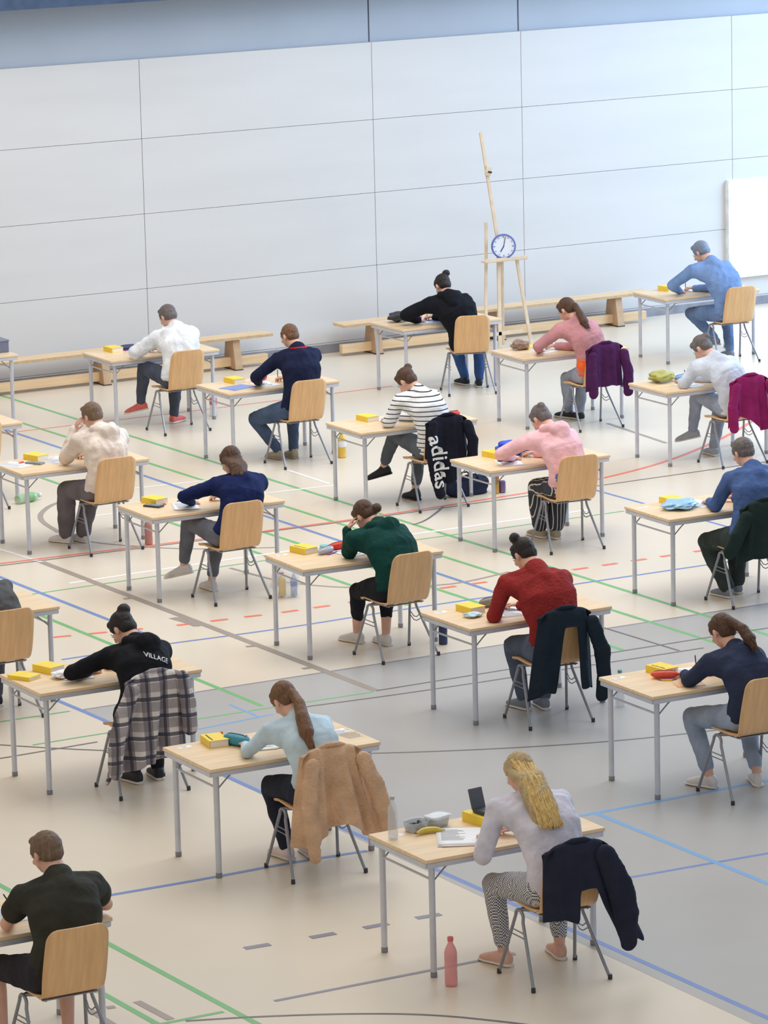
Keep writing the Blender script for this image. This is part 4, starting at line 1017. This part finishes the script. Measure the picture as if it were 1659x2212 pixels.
# cream
slab(on('C', .30, .38), .6, 'grey green calculator on the desk of '+WHO['C'], m=mat('calc_green', (128, 142, 138), .5)); sheet(on('C', .13, .45), .4, 'loose sheet at the left end of the desk of '+WHO['C'])
# white shirt
pouch(on('W', .46, .56), 0, 'dark blue pencil case on the desk of '+WHO['W'], pc('ink', (64, 74, 110)), pens=2)
# navy boy
pouch(on('D', .60, .50), .2, 'magenta pencil case at the hand of '+WHO['D'], pc('magenta', (176, 34, 96)), h=.07)
sheet(on('D', .25, .28), .3, 'blue folder on the near corner of the desk of '+WHO['D'], w=.31, d=.23, m=mat('folder_blue', (134, 156, 214), .5), lines=False, name='folder', cat='folder', group=None)
# striped
pouch(on('S', 1.12, .24), .1, 'red and green pencil case right of the striped shirt', pc('red', (226, 62, 42)), l=.16)
# pink
crumple(on('P', .56, .54), 'bright blue scarf bundled on the desk of '+WHO['P'], cloth('bright_blue', (70, 100, 214)), .13, .45, 'scarf', 'scarf', seed=8)
pouch(on('P', .36, .36), .4, 'grey patterned pencil case on the desk of '+WHO['P'], pc('pattern', (120, 116, 140), amt=.5, scale=60), pens=3)
# right edge
crumple(on('M', .32, .34), 'pale blue plastic bag on the desk of '+WHO['M'], mat('blue_film', (158, 204, 244), .25), .12, .3, 'plastic_bag', 'bag', seed=9)
pouch(on('M', 1.0, .5), .1, 'orange pencil roll on the desk of '+WHO['M'], pc('orange', (228, 116, 70)), l=.24)
# dusty pink
crumple(on('O', .28, .52), 'brown scarf bundled on the desk of '+WHO['O'], cloth('brown_scarf', (156, 134, 120)), .075, .7, 'scarf', 'scarf', seed=11)
pouch(on('O', .58, .52), .1, 'dark slate pencil case on the desk of '+WHO['O'], pc('slate', (82, 90, 110)), h=.04); BK('O', .40, .56, .1, h=.025)
# pale grey
crumple(on('V', .28, .52), 'olive yellow cloth bag on the desk of '+WHO['V'], cloth('olive_bag', (186, 186, 116)), .1, .55, 'cloth_bag', 'bag', seed=12)
pouch(on('V', .50, .52), .3, 'light blue pencil case on the desk of '+WHO['V'], pc('sky', (130, 172, 230)), l=.17)
# black by the easel
crumple(on('X', .24, .50), 'dark grey beanie on the desk of '+WHO['X'], cloth('dark_grey', (78, 80, 86)), .095, .6, 'beanie', 'hat', seed=13)
pouch(on('X', .48, .52), .2, 'pink pencil case on the desk of '+WHO['X'], pc('pink', (236, 130, 170)), l=.13, w=.06); sheet(on('X', .62, .3), .1, 'blue folder by the arm of '+WHO['X'], m=mat('folder_blue', (134, 156, 214), .5), lines=False, name='folder', cat='folder', group=None)
# plaid desk
crumple(on('L', .32, .33), 'white crumpled tissue on the desk of '+WHO['L'], M_white, .06, .4, seed=14)
book(on('L', .1, .48), .5, 'open-spined yellow dictionary lying flat at the left end of the same desk', h=.028)
# lime booklet, grey box
sheet(on('K', 1.14, .60), .4, 'lime green booklet on the desk of '+WHO['K'], w=.10, d=.13, n=3, m=mat('lime', (186, 226, 84), .5), lines=False, name='booklet', cat='booklet', group=None)
o = empty('storage_box', on('Y', 1.08, .3), 0); tag(o, 'blue-grey storage box with a yellow book on it at the far left', 'box')
bm = bmesh.new(); box(bm, (0, 0, .06), (.3, .24, .12)); finish('box_body', bm, mat('box_grey', (112, 116, 138), .6), o, smooth=False, bevel=.006)
bm = bmesh.new(); box(bm, (0, 0, .125), (.31, .25, .016)); finish('lid', bm, mat('box_lid', (128, 132, 152), .6), o, smooth=False, bevel=.004)
book(on('Y', 1.06, .3, TH+.134), 1.5, 'yellow paperback on top of the blue-grey storage box', w=.13, d=.19, h=.02)
bottle(on('T', .95, .56), 'clear bottle with a lime label on the desk of '+WHO['T'], glass('clear_glass', (214, 222, 232), .38), M_white, h=.22, labelm=mat('lime', (186, 226, 84), .5))

# ------------------------------------------------------------------ things on the floor
pinkp = mat('pink_plastic', (240, 160, 162), .25, alpha=.72)
bottle((11.53, 20.18, 0), 'tall translucent pink bottle on the floor by the front desk', pinkp, mat('pink_cap', (216, 110, 112), .4), h=.30, r0=.038)
bottle((19.03, 35.25, 0), 'yellow bottle with a green cap and white label on the floor behind the striped shirt', mat('yellow_drink', (238, 200, 92), .3), mat('green_cap', (96, 180, 90), .4), h=.26, r0=.042, labelm=M_white)
bottle((15.62, 32.62, 0), 'brownish pink bottle on the floor behind the desk of '+WHO['N'], mat('dusty_plastic', (198, 140, 132), .4), mat('cap_grey', (176, 178, 184), .4), h=.25, r0=.036)
bottle((15.85, 27.75, 0), 'dark blue bottle on the floor behind the desk of '+WHO['R'], mat('dark_blue_plastic', (42, 58, 96), .35), mat('cap_dark', (40, 44, 60), .4), h=.26, r0=.036)
bottle((15.93, 25.25, 0), 'clear water bottle on the floor beside '+WHO['Q'], glass('clear_glass', (214, 222, 232), .38), mat('cap_teal', (120, 170, 160), .4), h=.28, r0=.035)
bottle((19.05, 38.1, 0), 'pink-labelled clear bottle on the floor behind '+WHO['W'], glass('clear_glass', (214, 222, 232), .38), mat('cap_blue', (110, 140, 220), .4), h=.30, r0=.04, labelm=mat('pink_label', (232, 130, 140), .5))
bottle((15.4, 35.0, 0), 'green-labelled clear bottle lying on the floor behind the cream hoodie', glass('green_glass', (172, 208, 172), .6), mat('cap_white', (230, 230, 235), .4), h=.3, r0=.045, lie=True, rz=.3, labelm=mat('green_label', (140, 196, 136), .5))
def plastic_bag(loc):
    o = empty('plastic_bag', loc); tag(o, 'see-through plastic carrier bag of drinks on the floor beside the centre desk', 'bag')
    bm = bmesh.new(); bmesh.ops.create_icosphere(bm, subdivisions=4, radius=1)
    for v in bm.verts:
        q = v.co*2.4; k = 1+.18*noise.noise(q)+.1*noise.noise(q*3)
        v.co = V((v.co.x*.12*k, v.co.y*.1*k, .13+max(-.98, v.co.z)*.13*k))
    finish('bag_film', bm, glass('bag_film', (222, 228, 240), .3), o)
    bm = bmesh.new()
    for s in (-1, 1): tube(bm, [(s*.05, 0, .24), (s*.045, .01, .3), (0, .015, .33), (-.0, .01, .3)], .006, 6)
    finish('handle', bm, M_white, o)
plastic_bag((15.62, 30.0, 0))
bottle((15.6, 30.02, .012), 'small yellow-labelled bottle inside the see-through carrier bag', mat('yellow_drink', (238, 200, 92), .3), mat('red_cap', (206, 70, 60), .4), h=.2, r0=.032, group=None)
bottle((15.68, 29.96, .012), 'small blue-labelled bottle inside the see-through carrier bag', glass('water_plastic', (180, 200, 230), .7), mat('cap_white', (230, 230, 235), .4), h=.2, r0=.03, group=None, labelm=mat('blue_label', (90, 120, 200), .5))
def backpack(loc, rz, label, m):
    o = empty('bag', loc, rz); tag(o, label, 'bag')
    bm = bmesh.new(); cone(bm, (-.16, 0, .09), (.16, 0, .09), .085, .085); box(bm, (0, 0, .07), (.36, .17, .13)); remesh('bag_body', bm, m, o, vox=.012, smooth=5, disp=.012, seed=4)
    for s in (-1, 1):
        bm = bmesh.new(); tube(bm, [(-.1, s*.06, .15), (-.06, s*.07, .2), (.06, s*.07, .2), (.1, s*.06, .15)], .008, 8); finish('handle', bm, m, o)
    bm = bmesh.new(); tube(bm, [(-.15, 0, .178), (.15, 0, .178)], .004, 6); finish('zipper', bm, M_steel, o)
backpack((19.08, 32.9, 0), .1, 'dark navy holdall on the floor behind the pink hoodie desk', cloth('holdall', (42, 50, 74)))
for k in range(3):
    o = empty('drink_can', (19.33+(.0 if k < 2 else .07), 32.78, .118 if k == 1 else 0)); tag(o, ['gold drink can standing beside the dark holdall', 'bronze drink can stacked on the gold can', 'violet drink can right of the gold can'][k], 'can', 'drink cans by the holdall')
    bm = bmesh.new(); lathe(bm, [(.024, 0), (.031, .006), (.033, .02), (.033, .1), (.027, .115), (.024, .116)], seg=20); finish('can_body', bm, mat('can_%d' % k, [(206, 170, 90), (166, 120, 82), (132, 112, 160)][k], .3, .7), o)
    bm = bmesh.new(); lathe(bm, [(.026, .113), (.026, .117), (.022, .115)], seg=20); finish('rim', bm, M_steel, o)

# ------------------------------------------------------------------ camera, light, world
cam = bpy.data.cameras.new('camera'); co = bpy.data.objects.new('camera', cam); COL.objects.link(co)
cam.sensor_fit = 'HORIZONTAL'; cam.sensor_width = 36; cam.lens = 8899.06/1659*36; cam.clip_end = 200
r_ = V((.87252, -.487976, -.024257)); u_ = V((.118034, .162351, .979648)); d_ = V((.474106, .857626, -.199252))
Mx = Matrix((r_, u_, -d_)).transposed().to_4x4(); Mx.translation = V((0, 0, 7.583)); co.matrix_world = Mx
sc.camera = co
def area(loc, tgt, size, sy, power, rgb):
    l = bpy.data.lights.new('daylight_and_fill', 'AREA'); l.shape = 'RECTANGLE'; l.size = size; l.size_y = sy; l.energy = power; l.color = rgb
    o = bpy.data.objects.new('daylight_and_fill', l); COL.objects.link(o); o.location = loc
    o.rotation_euler = (V(tgt)-V(loc)).to_track_quat('-Z', 'Y').to_euler(); return o
area((34, 34, 6.5), (23, 34.5, .0), 10, 7, 2500, (.5, .72, 1))
area((17.5, 31.5, 12), (16, 31.5, 0), 14, 10, 1650, (1, .975, .935))  # added overhead fill, brightens the middle of the floor
area((9, 20, 12), (11, 22, 0), 9, 8, 200, (1, .9, .76))  # added weak warm fill above the near left floor
w = bpy.data.worlds.new('world'); sc.world = w; w.use_nodes = True; nt = w.node_tree
tc = nt.nodes.new('ShaderNodeTexCoord'); sp = nt.nodes.new('ShaderNodeSeparateXYZ'); nt.links.new(tc.outputs['Generated'], sp.inputs[0])
rp = nt.nodes.new('ShaderNodeValToRGB'); rp.color_ramp.elements[0].color = (1, .9, .77, 1); rp.color_ramp.elements[1].color = (.78, .89, 1, 1)
rp.color_ramp.elements[0].position = .2; rp.color_ramp.elements[1].position = .8
ma = nt.nodes.new('ShaderNodeMath'); ma.operation = 'MULTIPLY_ADD'; ma.inputs[1].default_value = .5; ma.inputs[2].default_value = .5
nt.links.new(sp.outputs['X'], ma.inputs[0]); nt.links.new(ma.outputs[0], rp.inputs['Fac']); nt.links.new(rp.outputs['Color'], nt.nodes['Background'].inputs['Color'])
nt.nodes['Background'].inputs['Strength'].default_value = .56
sc.view_settings.view_transform = 'Standard'; sc.view_settings.look = 'None'; sc.view_settings.exposure = -.06
